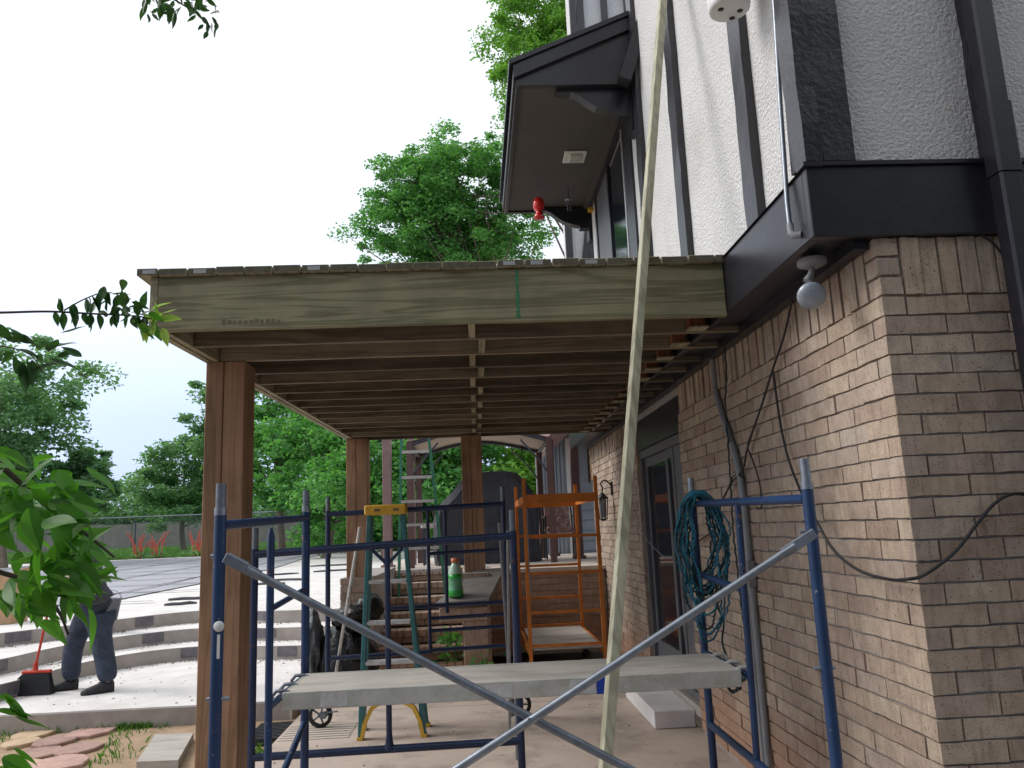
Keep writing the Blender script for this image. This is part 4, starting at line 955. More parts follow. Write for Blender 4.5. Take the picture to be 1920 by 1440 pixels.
for a in range(4): MB().lathe((f_.x+.055*math.cos(a*1.57+.4), f_.y+.055*math.sin(a*1.57+.4), f_.z-.15), [(.001, .0), (.014, .004), (.001, .012)], 8).build('feeding_port', 'lampwhite', t)
t = thing('wind_chime', 'small grey wind chime hanging between feeder and door', 'wind chime')
f_ = at(1066, 372, 'Y', 7.9)
MB().tube([(f_.x, f_.y, AZ), (f_.x, f_.y, f_.z-.0)], .004, 6).build('hanger', 'black', t); MB().lathe((f_.x, f_.y, f_.z-.02), [(.001, .02), (.04, .01), (.04, 0), (.001, 0)], 12).build('disc', 'galv', t)
for dx in (-.015, .015): MB().tube([(f_.x+dx, f_.y, f_.z-.02), (f_.x+dx, f_.y, f_.z-.14)], .007, 6).build('chime_tube', 'galvd', t)
f_ = at(1107, 392, 'Y', 8.2); t = thing('bell', 'small brass bell beside the far awning bracket', 'bell')
MB().lathe((f_.x, f_.y, f_.z-.03), [(.035, 0), (.03, .03), (.02, .05), (.001, .06)], 14).build('bell_cup', 'yellow', t); MB().tube([(f_.x, f_.y, f_.z+.03), (f_.x, f_.y, AZ)], .004, 6).build('hanger', 'galv', t)

# ------------------------------------------------------------------ things on the terrace side
STONES = []
def stone(cx_, cy_, rx, ry, a, m_, lab, seed, n=9, h=.032):
    rn = random.Random(seed); P = []; STONES.append((cx_, cy_, rx*1.05))
    for i in range(n):
        th = 2*math.pi*i/n; r_ = rn.uniform(.82, 1.0); x_, y_ = rx*r_*math.cos(th), ry*r_*math.sin(th)
        P.append((cx_+x_*math.cos(a)-y_*math.sin(a), cy_+x_*math.sin(a)+y_*math.cos(a)))
    z0 = ground_h(cx_, cy_); b_ = MB().prism(P, z0-.04, z0+h-.008, 'Z')
    tp = [(cx_+(p_[0]-cx_)*.955, cy_+(p_[1]-cy_)*.955) for p_ in P]
    nn = len(P); b_.addm([(p_[0], p_[1], z0+h-.0079) for p_ in P]+[(p_[0], p_[1], z0+h) for p_ in tp], [(i, (i+1) % nn, nn+(i+1) % nn, nn+i) for i in range(nn)]+[tuple(range(nn, 2*nn))])
    return tag(b_.build('flagstone', m_), lab, 'flagstone', 'flagstones on the bare earth')
for i, (px, py, rx, ry, a, m_, lab) in enumerate([
    (62, 1372, .175, .23, -.3, 'flag2', 'tan squarish flagstone nearest the terrace, behind the others'), (108, 1382, .19, .25, -.25, 'flag', 'brown flagstone in the middle of the back row'),
    (176, 1366, .20, .28, -.4, 'flag', 'pinkish oval flagstone at the right of the back row'), (40, 1387, .155, .19, -.3, 'flag2', 'pale tan flagstone at the left edge of the paving'),
    (66, 1408, .22, .24, -.3, 'flag', 'pink flagstone at the left of the middle row'), (146, 1398, .205, .25, -.3, 'flag', 'reddish flagstone at the right of the middle row'),
    (106, 1428, .25, .27, -.3, 'flag', 'red brown flagstone in the front row by the weeds'), (30, 1432, .24, .2, 0, 'flag2', 'tan flagstone at the near left corner of the paving')]):
    q = at(px, py, 'Z', -.08); stone(q.x, q.y, rx, ry, a, m_, lab, 40+i)
A = [at(256, 1428, 'Z', -.045), at(334, 1425, 'Z', -.045), at(363, 1374, 'Z', -.045), at(291, 1377, 'Z', -.045)]
tag(MB().prism([(q.x, q.y) for q in A], -.11, -.045, 'Z').build('paving_board', 'plank'), 'pale rectangular paving slab lying on the dirt beside the near post', 'paving slab')
g_ = thing('drain_grate', 'black slotted drain grate in the corner of patio and terrace', 'grate')
MB().box(-1.98, -1.66, 6.95, 7.62, -.10, -.085).build('grate_frame', 'grate', g_)
for i in range(12): MB().obox((-1.97, 6.98+i*.052, -.07), (-1.67, 7.0+i*.052, -.07), .018, .025).build('slat', 'grate', g_)
# leaf litter in the step corners and work debris on the patio
rl = np.random.default_rng(31); C_ = []
for i in range(3):
    L_ = lines[i]
    for _ in range(420):
        q = L_[rl.integers(3, len(L_)-1)]; C_.append((q.x+rl.normal()*.12, q.y-abs(rl.normal())*.10-.02, zs[i]+.006))
for _ in range(130): C_.append((rl.uniform(-5.5, -1.9), rl.uniform(7.95, 10.2), .066))
o = link('leaf_litter', quads_mesh('leaf_litter', leaf_quads(np.array(C_), .03*(.5+rl.random(len(C_))), 12, .5, .05), 'litter')); tag(o, 'dry leaf litter gathered along the foot of the terrace steps', 'litter', kind='stuff')
C_ = [(rl.uniform(-1.5, 1.6), rl.uniform(2.4, 8.7), .008) for _ in range(170)]
o = link('debris', quads_mesh('debris', leaf_quads(np.array(C_), .022*(.4+rl.random(len(C_))), 13, .6, .05), 'litter')); tag(o, 'small dark chips and sawdust scattered on the patio', 'debris', kind='stuff')
# cardboard box and bucket on the pool deck
q = at(-6, 1172, 'Z', .556)
t = thing('cardboard_box', 'tall brown cardboard box at the left edge of the pool deck', 'box')
MB().box(q.x-.35, q.x+.19, q.y, q.y+.4, .56, 1.24, .004).build('carton', 'card', t); MB().box(q.x-.35, q.x+.19, q.y+.18, q.y+.22, 1.2405, 1.2425).build('tape', 'tag', t)
MB().obox((q.x+.19, q.y+.2, 1.24), (q.x+.30, q.y+.2, 1.30), .38, .004, (0, 0, 1)).build('flap', 'card', t)
q = at(204, 1164, 'Z', .556); t = thing('bucket', 'dark plastic bucket on the edge of the pool deck behind the person', 'bucket')
MB().lathe((q.x, q.y, .557), [(.001, 0), (.10, 0), (.145, .27), (.155, .275), (.155, .29), (.14, .29), (.10, .02), (.001, .02)], 24).build('pail', 'grey', t)
MB().tube([(q.x+.15*math.cos(a), q.y, .84+.12*math.sin(a)) for a in [math.pi*i/10 for i in range(11)]], .005, 6).build('handle', 'galv', t)
# trash bag beside the left pier
def blob(c, r_, seed, noise_=.18, sub=4):
    from mathutils import noise as mn
    bm = bmesh.new(); bmesh.ops.create_icosphere(bm, subdivisions=sub, radius=1)
    for v in bm.verts:
        d = v.co.normalized(); k_ = 1+noise_*mn.noise(d*2.3+Vector((seed, 0, 0)))+noise_*.55*abs(mn.noise(d*6+Vector((0, seed, 0))))
        v.co = Vector((c[0]+d.x*r_[0]*k_, c[1]+d.y*r_[1]*k_, max(.0, c[2]+d.z*r_[2]*k_)))
    bm.verts.index_update(); b_ = MB().addm([v.co[:] for v in bm.verts], [[v.index for v in f_.verts] for f_ in bm.faces], True); bm.free(); return b_
t = thing('trash_bag', 'full black trash bag slumped against the left brick pier', 'trash bag')
blob((-1.33, 8.30, .30), (.30, .26, .38), 3.1).build('bag_body', 'bag', t); blob((-1.27, 8.25, .72), (.16, .13, .13), 5.7, .35).build('bag_neck', 'bag', t)
blob((-1.66, 8.30, .40), (.10, .2, .42), 9.2, .3).build('clear_liner', 'film', t)
t = thing('tool_pouch', 'black tool pouch lying on top of the trash bag', 'pouch')
blob((-1.12, 8.45, .80), (.14, .12, .15), 1.3, .25, 3).build('pouch_body', 'bag', t)

# ------------------------------------------------------------------ the person sweeping
def skin(name, verts, edges, m_, parent, root=0, sub=2):
    me = bpy.data.meshes.new(name); me.from_pydata([v[0] for v in verts], edges, [])
    o_ = link(name, me, parent); me.materials.append(M[m_])
    md = o_.modifiers.new('skin', 'SKIN'); md.use_smooth_shade = True
    for i, v in enumerate(verts):
        sv = me.skin_vertices[0].data[i]; sv.radius = v[1] if isinstance(v[1], tuple) else (v[1], v[1]); sv.use_root = (i == root)
    s_ = o_.modifiers.new('sub', 'SUBSURF'); s_.levels = sub; s_.render_levels = sub; return o_
pr = thing('person', 'person in jeans and dark shoes sweeping the terrace with a broom', 'person')
z0 = .06
HP = Vector((-4.10, 8.88, .98)); 
body = [(HP, (.12, .10)), (HP+Vector((-.02, -.02, .18)), (.145, .11)), (HP+Vector((-.05, -.04, .36)), (.155, .115)), (HP+Vector((-.08, -.06, .50)), (.15, .10)), (HP+Vector((-.11, -.08, .58)), .055), (HP+Vector((-.13, -.10, .64)), .052),
    (HP+Vector((.04, .05, -.10)), .06), (Vector((-3.97, 8.86, .52)), .05), (Vector((-3.90, 8.82, .30)), .062), (Vector((-3.865, 8.80, .14)), .045),
    (HP+Vector((-.07, .06, -.10)), .06), (Vector((-4.33, 9.0, .53)), .05), (Vector((-4.37, 9.04, .30)), .062), (Vector((-4.36, 9.06, .14)), .045),
    (HP+Vector((.06, -.14, .50)), .062), (HP+Vector((.0, -.30, .26)), .048), (HP+Vector((-.18, -.34, .36)), .038), (HP+Vector((-.21, -.33, .375)), .028),
    (HP+Vector((-.16, .12, .50)), .062), (HP+Vector((-.30, .10, .22)), .048), (HP+Vector((-.27, -.12, .10)), .038), (HP+Vector((-.27, -.15, .095)), .028)]
E_ = [(0, 1), (1, 2), (2, 3), (3, 4), (4, 5), (0, 6), (6, 7), (7, 8), (8, 9), (0, 10), (10, 11), (11, 12), (12, 13), (3, 14), (14, 15), (15, 16), (16, 17), (3, 18), (18, 19), (19, 20), (20, 21)]
skin('body', body, E_, 'skin', pr)
# jeans and shirt as clothing over the body
jb = [(HP+Vector((0, 0, .06)), (.172, .145)), (HP, (.175, .15)), (HP+Vector((.04, .05, -.10)), (.140, .145)), (Vector((-4.02, 8.88, .70)), (.118, .122)), (Vector((-3.97, 8.86, .52)), (.104, .11)), (Vector((-3.90, 8.82, .30)), (.100, .106)), (Vector((-3.862, 8.80, .145)), (.098, .104)),
    (HP+Vector((-.07, .06, -.10)), (.140, .145)), (Vector((-4.26, 8.97, .70)), (.118, .122)), (Vector((-4.33, 9.0, .53)), (.104, .11)), (Vector((-4.37, 9.04, .30)), (.100, .106)), (Vector((-4.36, 9.06, .145)), (.098, .104))]
skin('jeans', jb, [(0, 1), (1, 2), (2, 3), (3, 4), (4, 5), (5, 6), (1, 7), (7, 8), (8, 9), (9, 10), (10, 11)], 'denim', pr, 1)
sb_ = [(HP+Vector((0, 0, -.06)), (.195, .168)), (HP+Vector((0, 0, .05)), (.19, .16)), (HP+Vector((-.02, -.02, .20)), (.175, .14)), (HP+Vector((-.05, -.04, .37)), (.18, .14)), (HP+Vector((-.08, -.06, .50)), (.165, .115)), (HP+Vector((-.105, -.075, .565)), .066),
    (HP+Vector((.06, -.14, .49)), .078), (HP+Vector((.03, -.23, .36)), .070), (HP+Vector((-.16, .12, .49)), .078), (HP+Vector((-.23, .11, .35)), .070)]
skin('shirt', sb_, [(0, 1), (1, 2), (2, 3), (3, 4), (4, 5), (4, 6), (6, 7), (4, 8), (8, 9)], 'shirt', pr, 2)
def shoe(heel, toe):
    heel, toe = Vector(heel), Vector(toe); d = (toe-heel); s_ = Vector((-d.y, d.x, 0)).normalized()
    b_ = MB(); st_ = [(-.12, .04, .10), (0, .052, .135), (.3, .053, .125), (.55, .056, .095), (.8, .058, .075), (1.05, .05, .058), (1.2, .025, .038)]
    rows = []
    for u, wd, h in st_:
        p_ = heel+d*u
        rows.append([p_+s_*wd*a+Vector((0, 0, hz*h)) for a, hz in ((-1, .0), (-1.05, .35), (-.8, .8), (0, 1), (.8, .8), (1.05, .35), (1, 0), (0, 0))])
    n = 8
    for r0_, r1_ in zip(rows[:-1], rows[1:]):
        b_.addm(list(r0_)+list(r1_), [(i, (i+1) % n, n+(i+1) % n, n+i) for i in range(n)], True)
    b_.addm(rows[0], [tuple(range(n))]); b_.addm(rows[-1], [tuple(reversed(range(n)))]); b_.build('shoe', 'shoe', pr)
shoe((-3.85, 8.83, z0+.002), (-4.04, 8.70, z0+.002)); shoe((-4.33, 9.08, z0+.002), (-4.55, 8.99, z0+.002))
HD = HP+Vector((-.16, -.13, .77))
bm = bmesh.new(); bmesh.ops.create_icosphere(bm, subdivisions=3, radius=1)
for v in bm.verts:
    d = v.co.copy(); x_, y_, z_ = d
    jaw = 1-.20*max(0, -z_); v.co = HD+Vector((x_*.098*jaw-(.02 if z_ < -.2 else 0), y_*.076*jaw, z_*.122))
bm.verts.index_update(); hb = MB().addm([v.co[:] for v in bm.verts], [[v.index for v in f_.verts] for f_ in bm.faces], True)
bm.free(); head = hb.build('head', 'skin', pr)
b = MB().addm([HD+Vector(q) for q in ((-.092, -.012, .015), (-.092, .012, .015), (-.122, 0, -.022), (-.092, 0, -.03), (-.094, 0, .03))], [(4, 0, 2), (4, 2, 1), (0, 3, 2), (1, 2, 3)]); b.build('nose', 'skin', head)
for s_ in (-1, 1):
    MB().lathe(HD+Vector((-.085, s_*.032, .012)), [(.001, -.006), (.011, 0), (.001, .006)], 8, 'X').build('eye', 'white', head)
    MB().lathe(HD+Vector((.01, s_*.077, 0)), [(.001, -.008), (.022, -.004), (.022, .004), (.001, .008)], 10, 'Y').build('ear', 'skin', head)
MB().box(HD.x-.092, HD.x-.085, HD.y-.022, HD.y+.022, HD.z-.062, HD.z-.054).build('mouth', 'redmatt', head)
hb = MB().lathe(HD, [(.001, .137), (.055, .124), (.09, .085), (.106, .03), (.100, -.02)], 20); hb.v = [(v[0]+(.014 if v[2] < HD.z+.08 else .006), HD.y+(v[1]-HD.y)*.82, v[2]) for v in hb.v]; hb.build('hair', 'hair', pr)
# broom
BT, BB = Vector((-4.29, 8.55, 1.52)), Vector((-4.64, 8.86, .36))
def hand(c, dirn):
    # fist closed round the broom handle: palm, four bent fingers of unequal length and a thumb
    d = (BT-BB).normalized(); side = d.cross(Vector(dirn)).normalized(); nrm = side.cross(d)
    c = Vector(c); verts = [(c-nrm*.03, (.026, .034)), (c-nrm*.012+side*.012, (.02, .034))]; skin('palm', verts, [(0, 1)], 'skin', pr, 0, 1)
    for i, L in enumerate((.9, 1.0, .95, .78)):
        o_ = d*(.03-.02*i)
        pts = [c+o_+side*.018-nrm*.005, c+o_+side*.026+nrm*.02*L, c+o_+side*.005+nrm*.034*L, c+o_-side*.016+nrm*.024*L]
        MB().tube(pts, [.0095, .009, .0085, .006], 8).build('finger', 'skin', pr)
    pts = [c-side*.016-nrm*.02+d*.02, c-side*.026+nrm*.002+d*.035, c-side*.015+nrm*.022+d*.045]; MB().tube(pts, [.011, .0105, .007], 8).build('thumb', 'skin', pr)
uvec = (BT-BB)
hand(BB+uvec*.90, (0, -1, 0)); hand(BB+uvec*.63, (0, -1, 0))
br = thing('broom', 'black push broom head on a long red handle held by the person', 'broom')
MB().tube([BB, BT], .0125, 10).build('handle', 'redmatt', br)
MB().tube([BB+Vector((.0, 0, .02)), BB+Vector((-.005, .005, -.06))], [.02, .028], 12).build('socket', 'redmatt', br)
MB().box(BB.x-.13, BB.x+.16, BB.y-.03, BB.y+.03, BB.z-.085, BB.z-.055, .008).build('head_block', 'redmatt', br)
b = MB(); r0_ = [(BB.x-.12, -.028), (BB.x+.15, -.028), (BB.x+.15, .028), (BB.x-.12, .028)]; r1_ = [(BB.x-.33, -.055), (BB.x+.19, -.055), (BB.x+.19, .055), (BB.x-.33, .055)]
b.addm([(x_, BB.y+y_, BB.z-.086) for x_, y_ in r0_]+[(x_, BB.y+y_, z0+.004) for x_, y_ in r1_], [(0, 1, 5, 4), (1, 2, 6, 5), (2, 3, 7, 6), (3, 0, 4, 7), (4, 5, 6, 7)]); b.build('bristles', 'black', br)

# ------------------------------------------------------------------ fences beyond the pool
fe = thing('chain_link_fence', 'chain link fence with a pale top rail beyond the pool', 'fence')
FY = 39.2; FZ = deck_z(38.6)-.01
MB().tube([(-45, FY, FZ+1.98), (18, FY, FZ+1.98)], .028, 8).build('top_rail', 'galv', fe)
b = MB().addm([(-45, FY, FZ+.03), (18, FY, FZ+.03), (18, FY, FZ+1.95), (-45, FY, FZ+1.95)], [(0, 1, 2, 3)]); b.build('wire_mesh', 'link', fe)
for i in range(18): MB().tube([(-43.5+i*3.4, FY, FZ-.1), (-43.5+i*3.4, FY, FZ+2.0)], .035, 8).build('fence_post', 'slate', fe)
wf = thing('board_fence', 'weathered grey board fence at the back of the lawn', 'fence')
for i in range(40):
    x_ = -52+i*1.9; zz = ground_h(x_, 56)
    MB().box(x_, x_+1.86, 56+random.uniform(-.03, .03), 56.06, zz-.05, zz+1.75+random.uniform(-.06, .06)).build('fence_panel', 'fence', wf)

# ------------------------------------------------------------------ trees
def tree(name, label, base, crown_c, crown_r, nclump, per, leaf, m_, seed, trunk_r=.25, group='trees behind the pool', clump_r=.22, limbs=14, shell=.5):
    t_ = thing(name, label, 'tree', group); r_ = np.random.default_rng(seed)
    cr = np.array(crown_r); cc = np.array(crown_c)
    d = r_.normal(size=(nclump, 3)); d /= np.linalg.norm(d, axis=1)[:, None]; lob = r_.normal(size=(9, 3)); lob /= np.linalg.norm(lob, axis=1)[:, None]; la = r_.uniform(-.30, .22, 9); lump = 1+(np.exp(-3.5*(1-d@lob.T))*la).sum(1)
    rad = (shell+(1-shell)*r_.random(nclump)**.6)*(.78+.32*r_.random(nclump))*lump
    cl_ = cc+d*rad[:, None]*cr
    cs = cr.mean()*clump_r*(.55+.9*r_.random(nclump))
    idx = r_.integers(0, nclump, nclump*per); off = r_.normal(size=(len(idx), 3)); off /= np.linalg.norm(off, axis=1)[:, None]; off *= (r_.random(len(idx))**.45)[:, None]
    off[:, 2] *= .62
    V = leaf_quads(cl_[idx]+off*cs[idx][:, None], leaf*(.6+.8*r_.random(len(idx))), seed+1)
    link('crown', quads_mesh('crown', V, m_), t_)
    tb = MB(); base = Vector(base); top = Vector(cc.tolist())-Vector((0, 0, crown_r[2]*.35))
    mid = base.lerp(top, .5)+Vector((random.uniform(-.25, .25), 0, 0)); P = catmull([base, mid, top, Vector(cc.tolist())+Vector((0, 0, crown_r[2]*.4))], 5)
    tb.tube(P, [trunk_r*(1.15-.95*i/(len(P)-1)) for i in range(len(P))], 10); tb.build('trunk', 'bark', t_)
    lb = MB(); order = r_.permutation(nclump)[:limbs]
    for i in order:
        e_ = Vector(cl_[i].tolist()); s_ = P[random.randint(len(P)//3, len(P)-3)]; m__ = s_.lerp(e_, .5)+Vector((0, 0, -.06*(e_-s_).length))
        lb.tube(catmull([s_, m__, e_], 4), [trunk_r*.38*(1-.11*j) for j in range(9)], 6)
    lb.build('limbs', 'bark', t_); return t_
def crown_at(px, py, Y): q = at(px, py, 'Y', Y); return (q.x, q.y, q.z)
def bz(px, Y): q = at(px, 1030, 'Y', Y); return (q.x, Y, ground_h(q.x, Y)-.1)
# behind the awning
c1 = crown_at(838, 365, 24); tree('oak_tree', 'round leafy oak crown showing above the deck left of the awning', (c1[0]+5.0, 24.5, .8), c1, (3.6, 2.4, 2.6), 300, 140, .11, 'leaf_mid', 105, .12, limbs=60, clump_r=.125, shell=.1)
c1 = crown_at(850, 455, 25); tree('oak_tree', 'lower oak boughs spreading behind the awning bracket', (c1[0]+5.6, 25.5, .8), c1, (3.6, 2.2, 1.6), 280, 140, .11, 'leaf_mid', 131, .12, limbs=40, clump_r=.15, shell=.1)
c1 = crown_at(1045, 95, 20); tree('maple_tree', 'tall bright green tree rising behind the awning roof', (c1[0]+1.5, 20.5, .8), c1, (2.2, 1.6, 3.8), 320, 170, .10, 'leaf_bright', 102, .12, limbs=40, clump_r=.14, shell=.1)
# under the deck and round the pool
for i, (px, py, Y, rx, rz, m_, nc, lab) in enumerate([
    (10, 795, 34, 4.0, 4.0, 'leaf_dull', 90, 'broad dull green tree at the left edge beyond the pool'),
    (165, 905, 36, 1.45, 1.9, 'leaf_dull', 34, 'thin dark tree between the broad left tree and the gap of sky'),
    (345, 905, 46, 3.3, 2.9, 'leaf_dull', 54, 'rounded tree just left of the near cedar post'),
    (420, 805, 44, 2.0, 4.6, 'leaf_dull', 40, 'tall narrow tree half hidden behind the near cedar post'),
    (530, 800, 34, 2.4, 4.6, 'leaf_mid', 60, 'green tree with a pale trunk right of the near cedar post'),
    (610, 850, 30, 2.3, 3.4, 'leaf_mid', 60, 'dense tree behind the far left cedar post'),
    (720, 850, 27, 2.6, 3.4, 'leaf_mid', 70, 'bright tree behind the mauve porch post'),
    (830, 880, 26, 2.2, 3.0, 'leaf_mid', 60, 'tree behind the green ladder and gazebo'),
    (975, 880, 27, 2.6, 3.0, 'leaf_bright', 70, 'pale green tree seen through the gazebo arch'),
    (1090, 900, 30, 2.6, 3.0, 'leaf_mid', 40, 'tree behind the porch at the end of the house')]):
    c_ = crown_at(px, py, Y); tree('garden_tree', lab, bz(px, Y), c_, (rx, rx*.8, rz), int(nc*1.5), 200, .18 if Y < 33 else .21, m_, 200+i*3, .16, limbs=14, clump_r=.23, shell=.2)
for i, (px, py, Y, rx, rz) in enumerate([(262, 968, 62, 6, 2.1), (120, 970, 62, 7, 2.3), (10, 985, 62, 6, 2.2), (372, 962, 62, 6, 2.4), (560, 960, 60, 6, 2.4), (760, 975, 36, 4, 1.9), (900, 985, 34, 4, 1.9)]):
    c_ = crown_at(px, py, Y); tree('shrub', ['dark shrub behind the board fence left of the near cedar post', 'dark hedge shrub behind the sweeping person', 'shrub at the far left edge beyond the pool', 'shrub directly behind the near cedar post', 'low shrub right of the near cedar post', 'shrub behind the mauve porch post', 'shrub behind the covered grill'][i], (c_[0], Y, ground_h(c_[0], Y)-.1), c_, (rx, 1.5, rz), 36, 300, .24, 'leaf_dull' if i < 5 else 'leaf_mid', 300+i*3, .08, 'shrubs behind the fences', limbs=6, clump_r=.4, shell=.2)
# far wood closing the view
r_ = np.random.default_rng(5); n = 34000
cx_ = r_.uniform(-90, 45, 220); cy2 = r_.uniform(66, 84, 220); hz_ = r_.uniform(2.0, 3.6, 220)
idx = r_.integers(0, 220, n); off = r_.normal(size=(n, 3)); off /= np.linalg.norm(off, axis=1)[:, None]; off *= (r_.random(n)**.4)[:, None]
C_ = np.stack([cx_[idx]+off[:, 0]*2.6, cy2[idx]+off[:, 1]*2.2, 1.6+hz_[idx]*.55+off[:, 2]*hz_[idx]*.75], 1)
o = link('far_wood', quads_mesh('far_wood', leaf_quads(C_, .5*(.6+.8*r_.random(n)), 8), 'leaf_dull')); tag(o, 'distant line of trees beyond the board fence', 'wood', kind='stuff')
# red flower sprays by the fence
for i, (px, py) in enumerate(((262, 1002), (296, 1000), (370, 1005))):
    q = at(px, py+30, 'Y', 38.9); t = thing('flowering_plant', ['red flower spray in front of the fence, left of its twin', 'red flower spray in front of the fence post', 'small red flower spray next to the near cedar post'][i], 'plant', 'red flowers by the fence')
    for k_ in range(9):
        a = random.uniform(-.6, .6); h = random.uniform(.8, 1.4)
        b0 = Vector((q.x+random.uniform(-.2, .2), 38.75, deck_z(38.5)-.05)); MB().tube([b0, b0+Vector((a*.3, 0, h*.6)), b0+Vector((a*.9, 0, h))], [.02, .035, .02], 5).build('flower_stalk', 'flower', t)
    V = leaf_quads(np.array([[q.x, 38.75, deck_z(38.5)-.05]]*60)+NR.normal(size=(60, 3))*[.2, .1, .0], .6*(.6+.5*NR.random(60)), 70+i, .12, 1.); V[:, 2] = np.abs(V[:, 2]-deck_z(38.5))+deck_z(38.5)
    link('leaves', quads_mesh('leaves', V, 'leaf_dull'), t)

# grass tufts and lawn blades
def tuft_field(name, pts, h, seed, m_='blade', wdt=.012):
    r_ = np.random.default_rng(seed); P = np.array(pts); n = len(P); a = r_.uniform(0, 6.28, n); L = h*(.5+r_.random(n)); ln = r_.normal(size=(n, 2))*.35
    s_ = np.stack([np.cos(a), np.sin(a), np.zeros(n)], 1)*wdt; tip = P+np.stack([ln[:, 0]*L, ln[:, 1]*L, L], 1); mid = P+np.stack([ln[:, 0]*L*.3, ln[:, 1]*L*.3, L*.6], 1)
    return quads_mesh(name, np.stack([P-s_, P+s_, mid+s_*.6, tip], 1).reshape(-1, 3), m_)
pts = []
for (px, py, cnt, rad) in ((265, 1350, 420, .10), (255, 1362, 120, .16), (190, 1395, 170, .12), (215, 1372, 110, .14), (165, 1425, 220, .16), (185, 1412, 120, .2), (130, 1395, 60, .1), (497, 1412, 400, .11), (520, 1405, 90, .1), (0, 1380, 160, .3), (60, 1440, 140, .2), (240, 1340, 90, .3)):
    q = at(px, py, 'Z', -.1)
    for _ in range(int(cnt*.45)): x_, y_ = random.gauss(q.x, rad), random.gauss(q.y, rad*.7); pts.append((x_, min(y_, 7.88), ground_h(x_, min(y_, 7.88))-.005)) if all(((x_-a)/rr)**2+((y_-b)/(1.5*rr))**2 > 1 for a, b, rr in STONES) else None
o = link('weeds', tuft_field('weeds', pts, .055, 3, wdt=.006)); tag(o, 'green weeds sprouting in the bare earth and along the slab', 'weeds', kind='stuff')
pts = [(x_, y_, ground_h(x_, y_)+.015) for x_, y_ in zip(NR.uniform(-32, 12, 26000), 38.9+18*NR.random(26000)**1.3)]
o = link('lawn_grass', tuft_field('lawn_grass', pts, .16, 4, wdt=.05)); tag(o, 'green lawn between the two fences', 'grass', kind='stuff')
# little plant on the stairs
q = Vector((-.32, 9.1, .33)); V = leaf_quads(np.array([[q.x, q.y, q.z]]*70)+NR.normal(size=(70, 3))*[.10, .08, .13], .11*(.6+.6*NR.random(70)), 77, .6)
t = thing('stair_plant', 'small leafy plant growing on the brick stairs beside the right pier', 'plant'); link('leaves', quads_mesh('leaves', V, 'leaf_mid'), t); MB().tube([(q.x, q.y+.05, .30), (q.x, q.y, .6)], .008, 6).build('stem', 'twig', t)
t = thing('stair_plant', 'small weed in front of the block stack at the right pier', 'plant'); V = leaf_quads(np.array([[.02, 8.2, .2]]*50)+NR.normal(size=(50, 3))*[.10, .05, .10], .09*(.6+.6*NR.random(50)), 78, .6); link('leaves', quads_mesh('leaves', V, 'leaf_mid'), t)
MB().tube([(.02, 8.2, 0), (.02, 8.2, .3)], .008, 6).build('stem', 'twig', t)

# ------------------------------------------------------------------ the tree the photographer stands under: its boughs hang into view
nt_ = thing('pecan_tree', 'near tree whose leafy boughs hang into the left of the view', 'tree')
MB().tube(catmull([(-3.0, -1.6, -.15), (-2.9, -1.5, 1.6), (-2.6, -1.5, 3.4), (-1.6, -1.8, 5.4)], 5), [.30-.011*i for i in range(16)], 14).build('trunk', 'bark', nt_)
def leaf_mesh(kind):
    """one big leaf, base at origin, along +Y, curled"""
    n = 7; b_ = MB(); L_, Cn, R_ = [], [], []
    for i in range(n+1):
        u = i/n; wd = .25*math.sin(math.pi*min(1, u*.96+.02)**.8)*(1-.25*u); z_ = -.16*u*u-(.05 if kind else 0)*math.sin(u*5)
        x0_ = .05*math.sin(u*3+kind)
        L_.append((x0_-wd, u, z_+wd*.35)); Cn.append((x0_, u, z_)); R_.append((x0_+wd, u, z_+wd*(.35 if kind != 1 else .1)))
    b_.ribbon(L_, Cn); b_.ribbon(Cn, R_); b_.sm = [True]*len(b_.sm); me = b_.mesh('leaf'); return me
LV = {}
for k_ in range(3):
    for mm in ('leaf_near', 'leaf_pale', 'leaf_sil'):
        me = leaf_mesh(k_); me.materials.append(M[mm]); LV[k_, mm] = me
def put_leaf(p_, d, size, mm='leaf_near', roll=None):
    d = Vector(d).normalized(); o_ = link('leaf', LV[random.randint(0, 2), mm], nt_)
    q_ = d.to_track_quat('Y', 'Z'); rl = random.uniform(-1.2, 1.2) if roll is None else roll
    o_.rotation_mode = 'QUATERNION'; o_.rotation_quaternion = q_ @ Matrix.Rotation(rl, 3, 'Y').to_quaternion(); o_.location = p_; o_.scale = (size,)*3
random.seed(5)
def bough(pix, r0_, r1_):
    P = catmull([at(a, b_, 'Y', c_) for a, b_, c_ in pix], 6); MB().tube(P, [r0_+(r1_-r0_)*i/(len(P)-1) for i in range(len(P))], 7).build('bough', 'twig', nt_); return P
# low cluster at the left
pA = bough([(-60, 1055, 1.30), (30, 1082, 1.34), (75, 1100, 1.36), (112, 1150, 1.38), (128, 1190, 1.40)], .0045, .002)
pB = bough([(-80, 800, 1.25), (10, 880, 1.30), (90, 950, 1.36), (160, 1000, 1.40), (215, 1045, 1.42)], .006, .002)
for i in range(190):
    if i < 100: px, py = random.gauss(75, 55), random.gauss(950, 48)
    elif i < 164: px, py = random.gauss(150, 34), random.gauss(1062, 30)
    else: px, py = random.gauss(75, 38), random.gauss(1105, 28)
    px = min(px, 195); py = max(py, 850)
    p_ = at(px-30, py, 'Y', random.uniform(1.22, 1.50))
    put_leaf(p_, (random.gauss(.6, .45), random.gauss(-.1, .35), random.gauss(-.28, .42)), random.uniform(.042, .078))
for (px, py) in ((10, 1300), (20, 1320), (-5, 1335), (30, 1345), (-10, 1310), (5, 1420), (-5, 1440), (25, 1405)):
    put_leaf(at(px, py, 'Y', 1.35), (random.uniform(.4, 1), 0, random.uniform(-.5, .2)), random.uniform(.04, .06))
